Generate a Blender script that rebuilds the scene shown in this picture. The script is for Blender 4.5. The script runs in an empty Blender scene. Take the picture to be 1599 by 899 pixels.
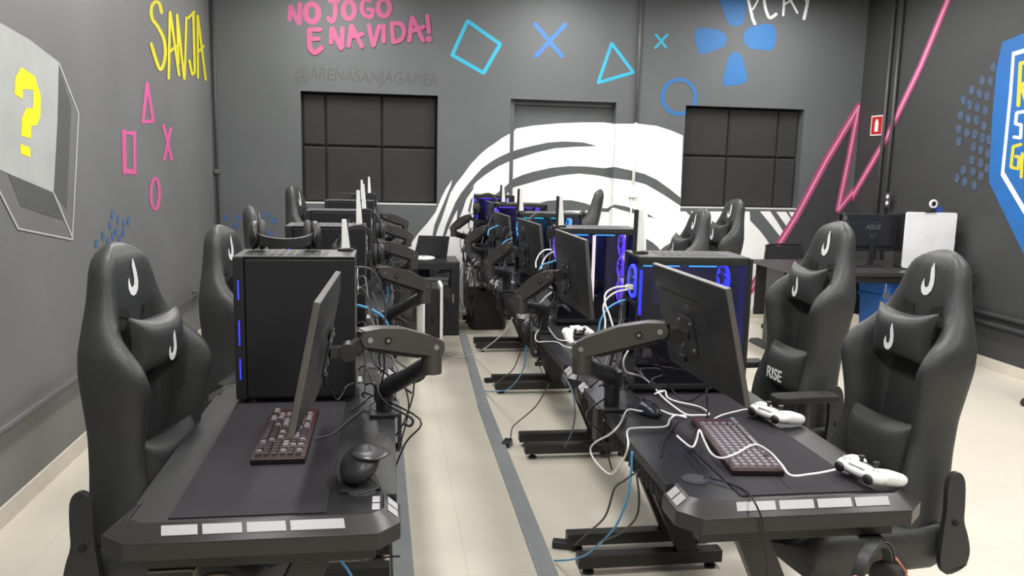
import bpy, bmesh, math, random
from mathutils import Vector, Matrix, geometry
random.seed(7)
sc = bpy.context.scene
COL = sc.collection
PI = math.pi
# ---------------------------------------------------------------- camera
YAW, PITCH, ROLL, FPX, CAMH = 0.151183, 0.150979, 0.023219, 1280.0, 1.55
_f = Vector((math.sin(YAW)*math.cos(PITCH), math.cos(YAW)*math.cos(PITCH), -math.sin(PITCH)))
_r0 = Vector((math.cos(YAW), -math.sin(YAW), 0)); _u0 = _r0.cross(_f)
_r = _r0*math.cos(ROLL) + _u0*math.sin(ROLL); _u = _u0*math.cos(ROLL) - _r0*math.sin(ROLL)
cam_d = bpy.data.cameras.new('camera'); cam = bpy.data.objects.new('camera', cam_d); COL.objects.link(cam)
cam.matrix_world = Matrix(((_r.x, _u.x, -_f.x, 0), (_r.y, _u.y, -_f.y, 0), (_r.z, _u.z, -_f.z, CAMH), (0, 0, 0, 1)))
cam_d.sensor_width = 36; cam_d.lens = FPX/1599*36; cam_d.clip_start = 0.05
sc.camera = cam
# ---------------------------------------------------------------- world, exposure, lamps
w = bpy.data.worlds.new('world'); sc.world = w; w.use_nodes = True
w.node_tree.nodes['Background'].inputs[0].default_value = (0.5, 0.52, 0.55, 1)
w.node_tree.nodes['Background'].inputs[1].default_value = 0.3
vs = sc.view_settings
vs.view_transform = 'Standard'; vs.look = 'None'; vs.gamma = 1; vs.use_curve_mapping = False
vs.exposure = 0.0
CEIL = 3.3
LAMPS = [(x, y) for y in (0.1, 2.4, 4.7, 6.9) for x in (-0.5, 1.6, 3.7)]
LAMP_W = 38.0
for x, y in LAMPS:
    ld = bpy.data.lights.new('ceiling_lamp_light', 'AREA'); ld.shape = 'RECTANGLE'
    ld.size = 0.3; ld.size_y = 1.2; ld.energy = LAMP_W; ld.color = (1.0, 0.985, 0.96)
    lo = bpy.data.objects.new('ceiling_lamp_light', ld); COL.objects.link(lo); lo.location = (x, y, CEIL-0.075)
# ---------------------------------------------------------------- helpers
def s2l(c):
    c = c/255.0
    return c/12.92 if c <= 0.04045 else ((c+0.055)/1.055)**2.4
def rgb(c): return (s2l(c[0]), s2l(c[1]), s2l(c[2]), 1)
_M = {}
def mat(name, col, rough=0.5, metal=0.0, bump=0.0, bscale=60, var=0.06, vscale=6, emit=None, est=1.0, coat=0.0, spec=0.5):
    if name in _M: return _M[name]
    m = bpy.data.materials.new(name); m.use_nodes = True; nt = m.node_tree; N = nt.nodes; L = nt.links
    b = N['Principled BSDF']; b.inputs['Roughness'].default_value = rough; b.inputs['Metallic'].default_value = metal
    b.inputs['Specular IOR Level'].default_value = spec
    if coat: b.inputs['Coat Weight'].default_value = coat
    tc = N.new('ShaderNodeTexCoord'); c = rgb(col)
    n = N.new('ShaderNodeTexNoise'); n.inputs['Scale'].default_value = vscale; n.inputs['Detail'].default_value = 4
    L.new(tc.outputs['Object'], n.inputs['Vector'])
    r = N.new('ShaderNodeMapRange'); r.inputs[1].default_value = 0.3; r.inputs[2].default_value = 0.7
    r.inputs[3].default_value = 1-var; r.inputs[4].default_value = 1+var
    L.new(n.outputs['Fac'], r.inputs[0])
    mx = N.new('ShaderNodeVectorMath'); mx.operation = 'SCALE'; mx.inputs[0].default_value = c[:3]
    L.new(r.outputs[0], mx.inputs['Scale']); L.new(mx.outputs[0], b.inputs['Base Color'])
    if bump:
        n2 = N.new('ShaderNodeTexNoise'); n2.inputs['Scale'].default_value = bscale; n2.inputs['Detail'].default_value = 3
        L.new(tc.outputs['Object'], n2.inputs['Vector'])
        bp = N.new('ShaderNodeBump'); bp.inputs['Strength'].default_value = bump; bp.inputs['Distance'].default_value = 0.004
        L.new(n2.outputs['Fac'], bp.inputs['Height']); L.new(bp.outputs[0], b.inputs['Normal'])
    if emit:
        b.inputs['Emission Color'].default_value = rgb(emit); b.inputs['Emission Strength'].default_value = est
    _M[name] = m; return m
BLK = lambda: mat('black_plastic', (40, 40, 42), 0.45, bump=0.05, bscale=300)
MATT = lambda: mat('matt_black', (33, 33, 35), 0.7, bump=0.1, bscale=250)
CASE = lambda: mat('black_steel', (34, 35, 38), 0.42, bump=0.02)
LEATH = lambda: mat('black_faux_leather', (47, 49, 49), 0.48, bump=0.22, bscale=130, var=0.1)
LEATH2 = lambda: mat('black_perforated_leather', (41, 42, 43), 0.6, bump=0.5, bscale=400)
WHT = lambda: mat('white_plastic', (238, 238, 236), 0.35)
ARM = lambda: mat('gunmetal_paint', (72, 69, 66), 0.38, metal=0.25)
STEEL = lambda: mat('screw_steel', (170, 170, 172), 0.3, metal=0.9)
WCAB = lambda: mat('white_cable', (230, 230, 230), 0.5)
BCAB = lambda: mat('black_cable', (26, 26, 28), 0.5)
BLUECAB = lambda: mat('blue_cable', (70, 150, 200), 0.5)
LOGO = lambda: mat('white_logo', (225, 228, 228), 0.5)
LEDB = lambda: mat('led_blue', (20, 20, 200), 0.5, emit=(40, 50, 255), est=3.0)
LEDP = lambda: mat('led_violet', (60, 20, 200), 0.5, emit=(95, 60, 255), est=2.6)
LEDC = lambda: mat('led_cyan', (20, 120, 220), 0.5, emit=(60, 160, 255), est=2.6)
LEDT = lambda: mat('led_teal', (20, 160, 220), 0.5, emit=(50, 200, 245), est=2.2)
WSTREAK = lambda: mat('white_streak', (240, 235, 220), 0.5, emit=(255, 243, 225), est=1.6)
LEDG = lambda: mat('led_green', (20, 200, 90), 0.5, emit=(60, 240, 140), est=1.5)
GLASS = None
def glass():
    global GLASS
    if GLASS: return GLASS
    m = bpy.data.materials.new('tinted_glass'); m.use_nodes = True; nt = m.node_tree; N = nt.nodes; L = nt.links
    for n in list(N): N.remove(n)
    o = N.new('ShaderNodeOutputMaterial'); t = N.new('ShaderNodeBsdfTransparent'); t.inputs[0].default_value = (0.74, 0.74, 0.82, 1)
    g = N.new('ShaderNodeBsdfGlossy'); g.inputs['Roughness'].default_value = 0.03
    fr = N.new('ShaderNodeFresnel'); fr.inputs[0].default_value = 1.5
    ns = N.new('ShaderNodeTexNoise'); ns.inputs['Scale'].default_value = 3
    ad = N.new('ShaderNodeMath'); ad.operation = 'MULTIPLY_ADD'; ad.inputs[1].default_value = 0.04
    L.new(ns.outputs['Fac'], ad.inputs[0]); L.new(fr.outputs[0], ad.inputs[2])
    x = N.new('ShaderNodeMixShader'); L.new(ad.outputs[0], x.inputs[0]); L.new(t.outputs[0], x.inputs[1]); L.new(g.outputs[0], x.inputs[2])
    L.new(x.outputs[0], o.inputs[0]); GLASS = m; return m

class MB:
    """collects shapes into one mesh"""
    def __init__(s): s.v = []; s.f = []; s.m = []; s.cur = 0
    def mi(s, i): s.cur = i; return s
    def add(s, vs, fs):
        b = len(s.v); s.v += [Vector(v) for v in vs]
        for f in fs: s.f.append([i+b for i in f]); s.m.append(s.cur)
        return s
    def box(s, x0, x1, y0, y1, z0, z1, T=None):
        vs = [Vector(p) for p in ((x0,y0,z0),(x1,y0,z0),(x1,y1,z0),(x0,y1,z0),(x0,y0,z1),(x1,y0,z1),(x1,y1,z1),(x0,y1,z1))]
        if T is not None: vs = [T @ v for v in vs]
        return s.add(vs, [(3,2,1,0),(4,5,6,7),(0,1,5,4),(1,2,6,5),(2,3,7,6),(3,0,4,7)])
    def bar(s, a, b, wd, ht, up=(0,0,1)):
        a = Vector(a); b = Vector(b); d = (b-a).normalized(); u = Vector(up)
        sd = d.cross(u)
        if sd.length < 1e-4: sd = d.cross(Vector((1,0,0)))
        sd.normalize(); u = sd.cross(d)
        vs = []
        for p in (a, b):
            for i, j in ((-1,-1),(1,-1),(1,1),(-1,1)): vs.append(p+sd*(wd/2*i)+u*(ht/2*j))
        return s.add(vs, [(3,2,1,0),(4,5,6,7),(0,1,5,4),(1,2,6,5),(2,3,7,6),(3,0,4,7)])
    def cyl(s, a, b, r0, r1=None, n=16):
        return s.tube([a, b], [r0, r1 if r1 is not None else r0], n)
    def tube(s, pts, r, n=8, flat=1.0, closed=False):
        pts = [Vector(p) for p in pts]; k = len(pts)
        rs = r if isinstance(r, (list, tuple)) else [r]*k
        prev = None; vs = []
        for i, p in enumerate(pts):
            if closed: t = pts[(i+1) % k]-pts[i-1]
            elif i == 0: t = pts[1]-p
            elif i == k-1: t = p-pts[i-1]
            else: t = pts[i+1]-pts[i-1]
            if t.length < 1e-9: t = Vector((0,0,1))
            t.normalize()
            if prev is None:
                a = Vector((0,0,1)) if abs(t.z) < 0.9 else Vector((1,0,0))
                prev = (a - t*a.dot(t)).normalized()
            else:
                prev = prev - t*prev.dot(t)
                prev = prev.normalized() if prev.length > 1e-6 else t.orthogonal().normalized()
            bn = t.cross(prev)
            for j in range(n):
                an = 2*PI*j/n; vs.append(p+prev*(math.cos(an)*rs[i])+bn*(math.sin(an)*rs[i]*flat))
        fs = []
        for i in range(k if closed else k-1):
            for j in range(n):
                a = i*n+j; b = i*n+(j+1) % n; c = ((i+1) % k)*n+(j+1) % n; d = ((i+1) % k)*n+j
                fs.append((a, b, c, d))
        if not closed: fs.append(tuple(range(n))[::-1]); fs.append(tuple((k-1)*n+j for j in range(n)))
        return s.add(vs, fs)
    def lathe(s, prof, T, n=24):
        vs = []; k = len(prof)
        for r, z in prof:
            for j in range(n):
                a = 2*PI*j/n; vs.append(T @ Vector((r*math.cos(a), r*math.sin(a), z)))
        fs = [(i*n+j, i*n+(j+1) % n, (i+1)*n+(j+1) % n, (i+1)*n+j) for i in range(k-1) for j in range(n)]
        fs.append(tuple(range(n))[::-1]); fs.append(tuple((k-1)*n+j for j in range(n)))
        return s.add(vs, fs)
    def prism(s, poly, T, h):
        """poly in local xy, extruded along local z by h"""
        n = len(poly); vs = [T @ Vector((p[0], p[1], 0)) for p in poly]+[T @ Vector((p[0], p[1], h)) for p in poly]
        tri = geometry.tessellate_polygon([[Vector((p[0], p[1], 0)) for p in poly]])
        fs = [tuple(t)[::-1] for t in tri]+[tuple(i+n for i in t) for t in tri]
        fs += [(i, (i+1) % n, (i+1) % n+n, i+n) for i in range(n)]
        return s.add(vs, fs)
    def grid(s, rows, close_u=False):
        nu = len(rows[0]); vs = [p for r in rows for p in r]
        fs = []
        for i in range(len(rows)-1):
            for j in range(nu if close_u else nu-1):
                fs.append((i*nu+j, i*nu+(j+1) % nu, (i+1)*nu+(j+1) % nu, (i+1)*nu+j))
        return s.add(vs, fs)
    def build(s, name, m, parent=None, bevel=0, smooth=False, sub=0, seg=2, auto=None, fix=True):
        me = bpy.data.meshes.new(name); me.from_pydata([tuple(v) for v in s.v], [], s.f)
        ms = m if isinstance(m, (list, tuple)) else [m]
        for x in ms: me.materials.append(x)
        if len(ms) > 1:
            for p, i in zip(me.polygons, s.m): p.material_index = i
        if fix:
            bm = bmesh.new(); bm.from_mesh(me); bmesh.ops.recalc_face_normals(bm, faces=bm.faces); bm.to_mesh(me); bm.free()
        if smooth or bevel: me.polygons.foreach_set('use_smooth', [True]*len(me.polygons))
        o = bpy.data.objects.new(name, me); COL.objects.link(o)
        if parent is not None: o.parent = parent
        if bevel:
            b = o.modifiers.new('bevel', 'BEVEL'); b.width = bevel; b.segments = seg; b.limit_method = 'ANGLE'; b.angle_limit = math.radians(35)
            b.harden_normals = True
        if sub:
            b = o.modifiers.new('sub', 'SUBSURF'); b.levels = sub; b.render_levels = sub
        if (smooth and auto) :
            me.set_sharp_from_angle(angle=math.radians(auto))
        return o
def spl(pts, k=6):
    P = [Vector(p) for p in pts]; out = []
    for i in range(len(P)-1):
        a = P[max(i-1, 0)]; b = P[i]; c = P[i+1]; d = P[min(i+2, len(P)-1)]
        for j in range(k):
            t = j/k
            out.append(0.5*((2*b)+(c-a)*t+(2*a-5*b+4*c-d)*t*t+(3*b-a-3*c+d)*t**3))
    out.append(P[-1]); return out
def empty(name, loc=(0,0,0), rz=0, label=None, cat=None, group=None):
    o = bpy.data.objects.new(name, None); COL.objects.link(o); o.location = loc; o.rotation_euler = (0,0,rz)
    o.empty_display_size = 0.05
    return tag(o, label, cat, group)
def tag(o, label=None, cat=None, group=None, kind=None):
    if label: o['label'] = label
    if cat: o['category'] = cat
    if group: o['group'] = group
    if kind: o['kind'] = kind
    return o
def struct(mb, name, m, **k):
    o = mb.build(name, m, **k); o['kind'] = 'structure'; return o
def TR(loc, rx=0, ry=0, rz=0):
    return Matrix.Translation(Vector(loc)) @ Matrix.Rotation(rz,4,'Z') @ Matrix.Rotation(ry,4,'Y') @ Matrix.Rotation(rx,4,'X')
def ray(px, py):
    return _r*((px-799.5)/FPX) - _u*((py-449.5)/FPX) + _f
def onz(px, py, z):
    d = ray(px, py); return Vector((0,0,CAMH)) + d*((z-CAMH)/d.z)
def ony(px, py, y):
    d = ray(px, py); return Vector((0,0,CAMH)) + d*(y/d.y)
def onx(px, py, x):
    d = ray(px, py); return Vector((0,0,CAMH)) + d*(x/d.x)
def text_mesh(txt, size, name, m, parent, T, depth=0.001, sx=1.0, shear=0.0, bold=0.0):
    cu = bpy.data.curves.new(name, 'FONT'); cu.body = txt; cu.size = size; cu.extrude = depth; cu.align_x = 'CENTER'; cu.align_y = 'CENTER'
    cu.shear = shear; cu.offset = bold
    to = bpy.data.objects.new(name, cu); COL.objects.link(to)
    dg = bpy.context.evaluated_depsgraph_get(); me = bpy.data.meshes.new_from_object(to.evaluated_get(dg)); bpy.data.objects.remove(to)
    me.transform(T @ Matrix.Diagonal((sx, 1, 1, 1))); me.materials.clear(); me.materials.append(m)
    o = bpy.data.objects.new(name, me); COL.objects.link(o)
    if parent is not None: o.parent = parent
    return o

# ---------------------------------------------------------------- the room
D = 8.0; XL = -1.60; XR = 4.80; YF = -2.2
FLOORM = mat('floor_tile', (207, 200, 186), 0.32, var=0.03, vscale=2.5)
def tile_lines():
    m = FLOORM; N = m.node_tree.nodes; L = m.node_tree.links; b = N['Principled BSDF']
    src = b.inputs['Base Color'].links[0].from_socket
    tc = N.new('ShaderNodeTexCoord'); mp = N.new('ShaderNodeMapping'); mp.inputs['Location'].default_value = (-0.30, -3.72, 0)
    br = N.new('ShaderNodeTexBrick'); br.offset = 0; br.inputs['Scale'].default_value = 1; br.inputs['Mortar Size'].default_value = 0.0022
    br.inputs['Brick Width'].default_value = 0.82; br.inputs['Row Height'].default_value = 0.82; br.inputs['Mortar Smooth'].default_value = 0.1
    L.new(tc.outputs['Object'], mp.inputs[0]); L.new(mp.outputs[0], br.inputs[0])
    mx = N.new('ShaderNodeMix'); mx.data_type = 'RGBA'; L.new(br.outputs['Fac'], mx.inputs[0]); L.new(src, mx.inputs[6])
    mx.inputs[7].default_value = rgb((192, 185, 172)); L.new(mx.outputs[2], b.inputs['Base Color'])
tile_lines()
struct(MB().box(XL-0.2, XR+0.2, YF-0.2, D+0.3, -0.1, 0), 'floor', FLOORM)
struct(MB().box(XL-0.2, XR+0.2, YF-0.2, D+0.3, CEIL, CEIL+0.1), 'ceiling', mat('ceiling_paint', (205, 205, 203), 0.8))
WALLG = mat('wall_grey_paint', (93, 96, 98), 0.62, bump=0.15, bscale=90, var=0.07, vscale=1.6)
WALLL = mat('wall_left_grey_paint', (112, 113, 113), 0.5, bump=0.15, bscale=90, var=0.08, vscale=1.3)
WALLD = mat('wall_dark_paint', (62, 63, 64), 0.6, bump=0.15, bscale=90, var=0.08, vscale=1.5)
wl = struct(MB().box(XL-0.2, XL, YF-0.2, D+0.3, 0, CEIL), 'wall_left', WALLL)
wr = struct(MB().box(XR, XR+0.2, YF-0.2, D+0.3, 0, CEIL), 'wall_right', WALLD)
struct(MB().box(XL, XR, YF-0.2, YF, 0, CEIL), 'wall_front', mat('wall_front_paint', (150, 150, 150), 0.7))
def rect_px(l, t, r, b, d=D):
    a = ony(l[0], l[1], d); c = ony(r[0], r[1], d); return a, c
W1 = (ony(470,200,D).x, ony(683,240,D).x, (ony(471,318,D).z+ony(683,320,D).z)/2, (ony(469,141,D).z+ony(683,150,D).z)/2)
W2 = (ony(1067,240,D).x, ony(1251,240,D).x, (ony(1061,325,D).z+ony(1245,327,D).z)/2, (ony(1070,165,D).z+ony(1254,170,D).z)/2)
D1 = (ony(797,180,D).x, ony(962,180,D).x, 0.0, (ony(797,154,D).z+ony(963,160,D).z)/2)
xs = sorted([XL, XR, W1[0], W1[1], W2[0], W2[1], D1[0], D1[1]]); zs = sorted([0, CEIL, W1[2], W1[3], W2[2], W2[3], D1[3]])
wb = MB()
for i in range(len(xs)-1):
    for j in range(len(zs)-1):
        cx = (xs[i]+xs[i+1])/2; cz = (zs[j]+zs[j+1])/2
        if zs[j+1]-zs[j] < 1e-5 or xs[i+1]-xs[i] < 1e-5: continue
        if any(h[0] < cx < h[1] and h[2] < cz < h[3] for h in (W1, W2, D1)): continue
        wb.box(xs[i], xs[i+1], D, D+0.22, zs[j], zs[j+1])
wback = struct(wb, 'wall_back', WALLG)
RD = 0.13
FOAM = mat('charcoal_foam', (49, 49, 49), 0.9, bump=0.6, bscale=200)
for k, (h, nm) in enumerate(((W1, 'window_1'), (W2, 'window_2'))):
    m = MB().box(h[0], h[1], D+0.16, D+0.22, h[2], h[3])
    o = struct(m, nm, mat('window_board', (60, 60, 61), 0.8))
    s_ = MB().box(h[0], h[1], D+0.002, D+0.16, h[2]+0.0005, h[2]+0.012)
    so = s_.build('window_sill', mat('sill_white', (215, 215, 212), 0.5), o, bevel=0.002); tag(so, 'white painted sill')
    side = 'left' if k == 0 else 'right'
    cols = ([ony(507,200,D).x, ony(596,200,D).x] if k == 0 else [ony(1141,240,D).x, ony(1219,240,D).x])
    cx = [h[0]+0.004, cols[0], cols[1], h[1]-0.004]; zm = ony(560,229,D).z if k == 0 else ony(1150,245,D).z
    names = [['left', 'middle', 'right'][i] for i in range(3)]
    for i in range(3):
        for j in range(2):
            z0 = (h[2]+0.014, zm)[j]; z1 = (zm, h[3]-0.004)[j]
            a, b = cx[i]+0.003, cx[i+1]-0.003
            ins = 0.02; y0 = D+0.085; y1 = D+0.158
            pm = MB().add([(a,y1,z0+.003),(b,y1,z0+.003),(b,y1,z1-.003),(a,y1,z1-.003),(a,y0+.02,z0+.003),(b,y0+.02,z0+.003),(b,y0+.02,z1-.003),(a,y0+.02,z1-.003),
                           (a+ins,y0,z0+ins),(b-ins,y0,z0+ins),(b-ins,y0,z1-ins),(a+ins,y0,z1-ins)],
                          [(0,3,2,1),(0,1,5,4),(1,2,6,5),(2,3,7,6),(3,0,4,7),(4,5,9,8),(5,6,10,9),(6,7,11,10),(7,4,8,11),(8,9,10,11)])
            tag(pm.build('acoustic_panel', FOAM, bevel=0.003), 'charcoal foam acoustic panel, %s %s of the six filling the %s window recess' % (('lower','upper')[j], names[i], side),
                'acoustic panel', 'acoustic panels in the %s window' % side)
dl = MB().box(D1[0], D1[1], D+RD, D+0.22, 0, D1[3]); door = struct(dl, 'door_1', WALLG)
fr = MB(); fw = 0.045
fr.box(D1[0], D1[0]+fw, D+0.05, D+RD+.0, 0, D1[3]); fr.box(D1[0]+fw, D1[1], D+0.09, D+RD, D1[3]-fw, D1[3])
fro = fr.build('door_frame', mat('door_frame_paint', (92, 94, 97), 0.6), door, bevel=0.003)
# ---- painted decals: polygons traced on the wall surfaces
def clip(poly, f):
    out = []; n = len(poly)
    for i in range(n):
        a = poly[i]; b = poly[(i+1) % n]; fa = f(a); fb = f(b)
        if fa >= 0: out.append(a)
        if (fa >= 0) != (fb >= 0):
            t = fa/(fa-fb); out.append((a[0]+(b[0]-a[0])*t, a[1]+(b[1]-a[1])*t))
    return out
def tris(poly):
    t = geometry.tessellate_polygon([[Vector((p[0], p[1], 0)) for p in poly]])
    return [[poly[i] for i in x] for x in t]
def paint_back(polys_px, name, m, off=0.002, label=None, parent=None):
    mb = MB(); xq = D1[1]*D/(D+RD)
    holes = (W1, W2)
    for pp in polys_px:
        off += 0.00006
        pw = [(ony(p[0], p[1], D).x, ony(p[0], p[1], D).z) for p in pp]
        for t in tris(pw):
            # inside the door opening
            c = clip(clip(clip(t, lambda p: p[0]-D1[0]), lambda p: D1[1]-p[0]), lambda p: D1[3]-p[1])
            if len(c) > 2:
                c1 = clip(c, lambda p: xq-p[0]); c2 = clip(c, lambda p: p[0]-xq)
                k = (D+RD)/D
                if len(c1) > 2: mb.add([(p[0]*k, D+RD-off, CAMH+(p[1]-CAMH)*k) for p in c1], [tuple(range(len(c1)))])
                if len(c2) > 2: mb.add([(D1[1]-off, D*(D1[1]/p[0]), CAMH+(p[1]-CAMH)*D1[1]/p[0]) for p in c2], [tuple(range(len(c2)))])
            # outside door: split off the door rectangle
            rest = [clip(t, lambda p: D1[0]-p[0]), clip(t, lambda p: p[0]-D1[1]), clip(clip(clip(t, lambda p: p[0]-D1[0]), lambda p: D1[1]-p[0]), lambda p: p[1]-D1[3])]
            for h in holes:
                nr = []
                for q in rest:
                    if len(q) < 3: continue
                    nr += [clip(q, lambda p: h[0]-p[0]), clip(q, lambda p: p[0]-h[1])]
                    mid = clip(clip(q, lambda p: p[0]-h[0]), lambda p: h[1]-p[0])
                    if len(mid) > 2: nr += [clip(mid, lambda p: p[1]-h[3]), clip(mid, lambda p: h[2]-p[1])]
                rest = nr
            for q in rest:
                q = clip(clip(q, lambda p: XR-off-p[0]), lambda p: p[1])
                if len(q) > 2: mb.add([(p[0], D-off, p[1]) for p in q], [tuple(range(len(q)))])
    o = mb.build(name, m, parent if parent else wback, fix=False)
    if label: o['label'] = label
    return o
def paint_x(polys_px, name, m, X, off=0.002, label=None, parent=None):
    mb = MB(); s = 1 if X < 0 else -1
    for pp in polys_px:
        off += 0.00006
        pw = [onx(p[0], p[1], X) for p in pp]
        for t in tris([(p.y, p.z) for p in pw]):
            t = clip(t, lambda p: D-off-p[0])
            if len(t) > 2: mb.add([(X+s*off, p[0], p[1]) for p in t], [tuple(range(len(t)))])
    o = mb.build(name, m, parent, fix=False)
    if label: o['label'] = label
    return o
def stroke(pts, wd, k=4, caps=True):
    """ribbon polygon (px space) around a polyline"""
    P = [Vector((p[0], p[1])) for p in pts]; L_ = []; R_ = []
    n = len(P)
    for i in range(n):
        a = P[max(i-1, 0)]; b = P[min(i+1, n-1)]; t = (b-a).normalized(); nn = Vector((-t.y, t.x))*wd/2
        if 0 < i < n-1:
            t1 = (P[i]-P[i-1]).normalized(); c = max(0.5, abs(t1.dot(t))); nn = nn/c
        L_.append(P[i]+nn); R_.append(P[i]-nn)
    if caps:
        t0 = (P[0]-P[1]).normalized()*wd*0.35; t1 = (P[-1]-P[-2]).normalized()*wd*0.35
        n0 = (L_[0]-P[0])*0.55; n1 = (L_[-1]-P[-1])*0.55
        return [tuple(p) for p in [P[0]+t0+n0]+L_+[P[-1]+t1+n1, P[-1]+t1-n1]+R_[::-1]+[P[0]+t0-n0]]
    return [tuple(p) for p in L_+R_[::-1]]
def smooth2(pts, k=5): return [(p.x, p.y) for p in spl([(a, b, 0) for a, b in pts], k)]
def quads(pts, wd, closed=False):
    """overlap-safe ribbon as separate short quads"""
    if closed: pts = pts+[pts[0]]
    out = []
    for i in range(len(pts)-1):
        out.append(stroke([pts[i], pts[i+1]], wd))
    return out
def Z(ox, oy, s, pts): return [(ox+x/s, oy+y/s) for x, y in pts]
# ---------------------------------------------------------------- murals
PW = mat('mural_white', (247, 247, 246), 0.6, var=0.02); PG = mat('mural_grey', (88, 91, 93), 0.65, var=0.05)
PDK = mat('mural_dark', (60, 60, 62), 0.65, var=0.05)
C4 = lambda pts: Z(640, 180, 3.634, pts)
C2 = lambda pts: Z(1060, 290, 6.917, pts)
white = C4([(-160,905),(-70,830),(0,740),(45,672),(100,610),(145,550),(180,465),(205,415),(240,365),(232,400),(205,465),(165,560),(140,620),(128,680),(145,690),(160,640),(180,590),(230,440),(262,388),(300,340),
            (345,278),(400,220),(440,186),(480,160),(520,130),(565,105),(590,90),(602,75),(700,58),(850,45),(980,40),(1100,40),(1165,48),(1300,48),(1400,60),(1480,85),(1550,115)])
white += [(1062,330), (1170.5,330)] + C2([(770,375),(870,480),(940,570),(985,640)]) + [(1206,400),(1195,430),(1180,455),(1172,500),(1172,560),(600,560),(560,520),(575,450)]
paint_back([white], 'mural_white_field', PW, 0.002, 'white painted semicircle field of the back wall mural')
paint_back([C2([(875,275),(985,275),(1060,385),(1125,490),(1095,550),(1010,440)]), C2([(1050,280),(1155,280),(1215,365),(1165,440)]), C2([(1185,282),(1245,284),(1240,320),(1225,350)])],
           'mural_white_ray', PW, 0.002, 'white slanting rays below the right window')
bands = [
 [(185,690),(205,620),(230,560),(260,490),(292,438),(330,390),(370,343),(410,300),(455,267),(500,240),(565,210),(620,192),(700,172),(780,155),(870,148),(980,153),(1025,164),(1060,175),
  (940,178),(820,187),(720,210),(640,235),(570,258),(500,290),(430,335),(380,375),(330,430),(290,500),(250,570),(215,650),(198,700)],
 [(440,495),(470,460),(540,405),(590,360),(640,338),(700,320),(800,298),(900,288),(1000,290),(1100,300),(1165,293),(1250,312),(1330,332),(1400,365),(1470,415),(1545,475),
  (1545,520),(1500,490),(1440,450),(1340,392),(1260,370),(1140,355),(1060,340),(960,330),(860,340),(760,360),(680,383),(590,408),(545,450),(490,480),(450,520)],
 [(700,512),(720,500),(780,485),(850,480),(920,482),(1000,500),(1060,525),(1120,528),(1160,505),(1230,518),(1310,545),(1316,562),(1300,700),(1285,700),(1292,562),(1220,542),(1150,522),(1125,548),(1050,545),(1000,540),(900,540),(800,548),(740,560)],
 [(1348,560),(1360,565),(1387,583),(1350,575)],
 [(1340,700),(1375,720),(1405,745),(1430,778),(1340,790)],
 [(265,600),(272,520),(300,470),(330,430),(365,395),(358,420),(320,475),(298,540),(275,600),(250,660)],
 [(330,540),(345,480),(358,460),(352,500),(340,560)],
 [(880,560),(960,575),(1010,600),(1040,640),(1000,630),(930,600)],
]
paint_back([C4(b) for b in bands], 'mural_grey_band', PG, 0.003, 'curved grey bands across the white mural')
paint_back([C2([(60,262),(120,270),(180,345),(230,420),(180,440),(130,330)])], 'mural_grey_band', PG, 0.0045, 'short grey band left of the right-hand chairs')
paint_back([[(1341,168),(1310,330),(1345,285),(1345,500),(1182,500),(1185,440),(1206,400)]], 'mural_dark_field', PDK, 0.003, 'dark painted field beside the pink zigzag line')
# pink zigzag on both walls
PK1 = mat('spray_pink_deep', (176, 78, 122), 0.6); PK2 = mat('spray_pink_light', (240, 150, 185), 0.6); PKT = mat('spray_pink', (178, 84, 126), 0.6)
zig = [(1170,455),(1206,397),(1243,338),(1290,250),(1341,165)]; zag = [(1341,165),(1325,247),(1308,328)]; zog = [(1308,328),(1343,285),(1356,262)]
paint_back([stroke(zig, 11), stroke(zag, 9), stroke(zog, 10)], 'painted_zigzag', PK1, 0.0048, 'deep pink spray painted zigzag line')
paint_back([stroke(zig, 3), stroke(zag, 3), stroke(zog, 3)], 'painted_zigzag_core', PK2, 0.0058, 'pale pink core of the zigzag line')
paint_x([stroke([(1328,312),(1345,283),(1384,216),(1402,178),(1437,105),(1482,-4),(1500,-50)], 9)], 'painted_line', PK1, XR, 0.002, 'deep pink spray painted line', wr)
paint_x([stroke([(1328,312),(1345,283),(1384,216),(1402,178),(1437,105),(1482,-4),(1500,-50)], 3)], 'painted_line_core', PK2, XR, 0.003, 'pale pink core of the painted line', wr)
# lettering on the back wall
C5 = lambda pts: Z(420, 0, 5.711, pts)
L = []
def S(pts, wd, f=C5, sm=False, out=None):
    q = f(pts)
    if sm: q = smooth2(q, 4)
    (L if out is None else out).extend(quads(q, wd))
def OV(cx, cy, rx, ry, wd, f=C5, n=20, out=None, a0=0, a1=360):
    pts = [(cx+rx*math.cos(math.radians(a0+(a1-a0)*i/n)), cy+ry*math.sin(math.radians(a0+(a1-a0)*i/n))) for i in range(n+1)]
    S(pts, wd, f, False, out)
W_ = 7.0
S([(183,175),(193,60)], W_); S([(193,60),(270,210)], W_+1); S([(272,205),(275,35)], W_)            # N
OV(383,115,58,80,W_+2)                                                                                # O
S([(540,10),(620,5)], W_); S([(588,10),(590,110),(575,180),(550,190),(530,160)], W_, sm=True)         # J
OV(712,90,50,78,W_+1)                                                                                 # O
S([(905,10),(860,-5),(830,40),(832,100),(865,145),(915,150),(925,95)], W_, sm=True); S([(880,85),(930,90)], W_)  # G
OV(1025,70,52,76,W_+1)                                                                                # O
S([(358,265),(460,265)], W_); S([(362,265),(360,350),(368,430),(415,470),(470,425)], W_+1, sm=True); S([(365,350),(445,345)], W_)  # E
S([(553,385),(560,250)], W_); S([(562,252),(645,435)], W_+1); S([(650,430),(655,250)], W_)            # N
S([(710,415),(735,230)], W_); S([(738,230),(830,420)], W_); S([(725,330),(835,305)], W_)               # A
S([(890,225),(930,410)], W_); S([(932,405),(985,230)], W_)                                            # V
S([(1022,225),(1022,375)], W_)                                                                        # I
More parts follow.
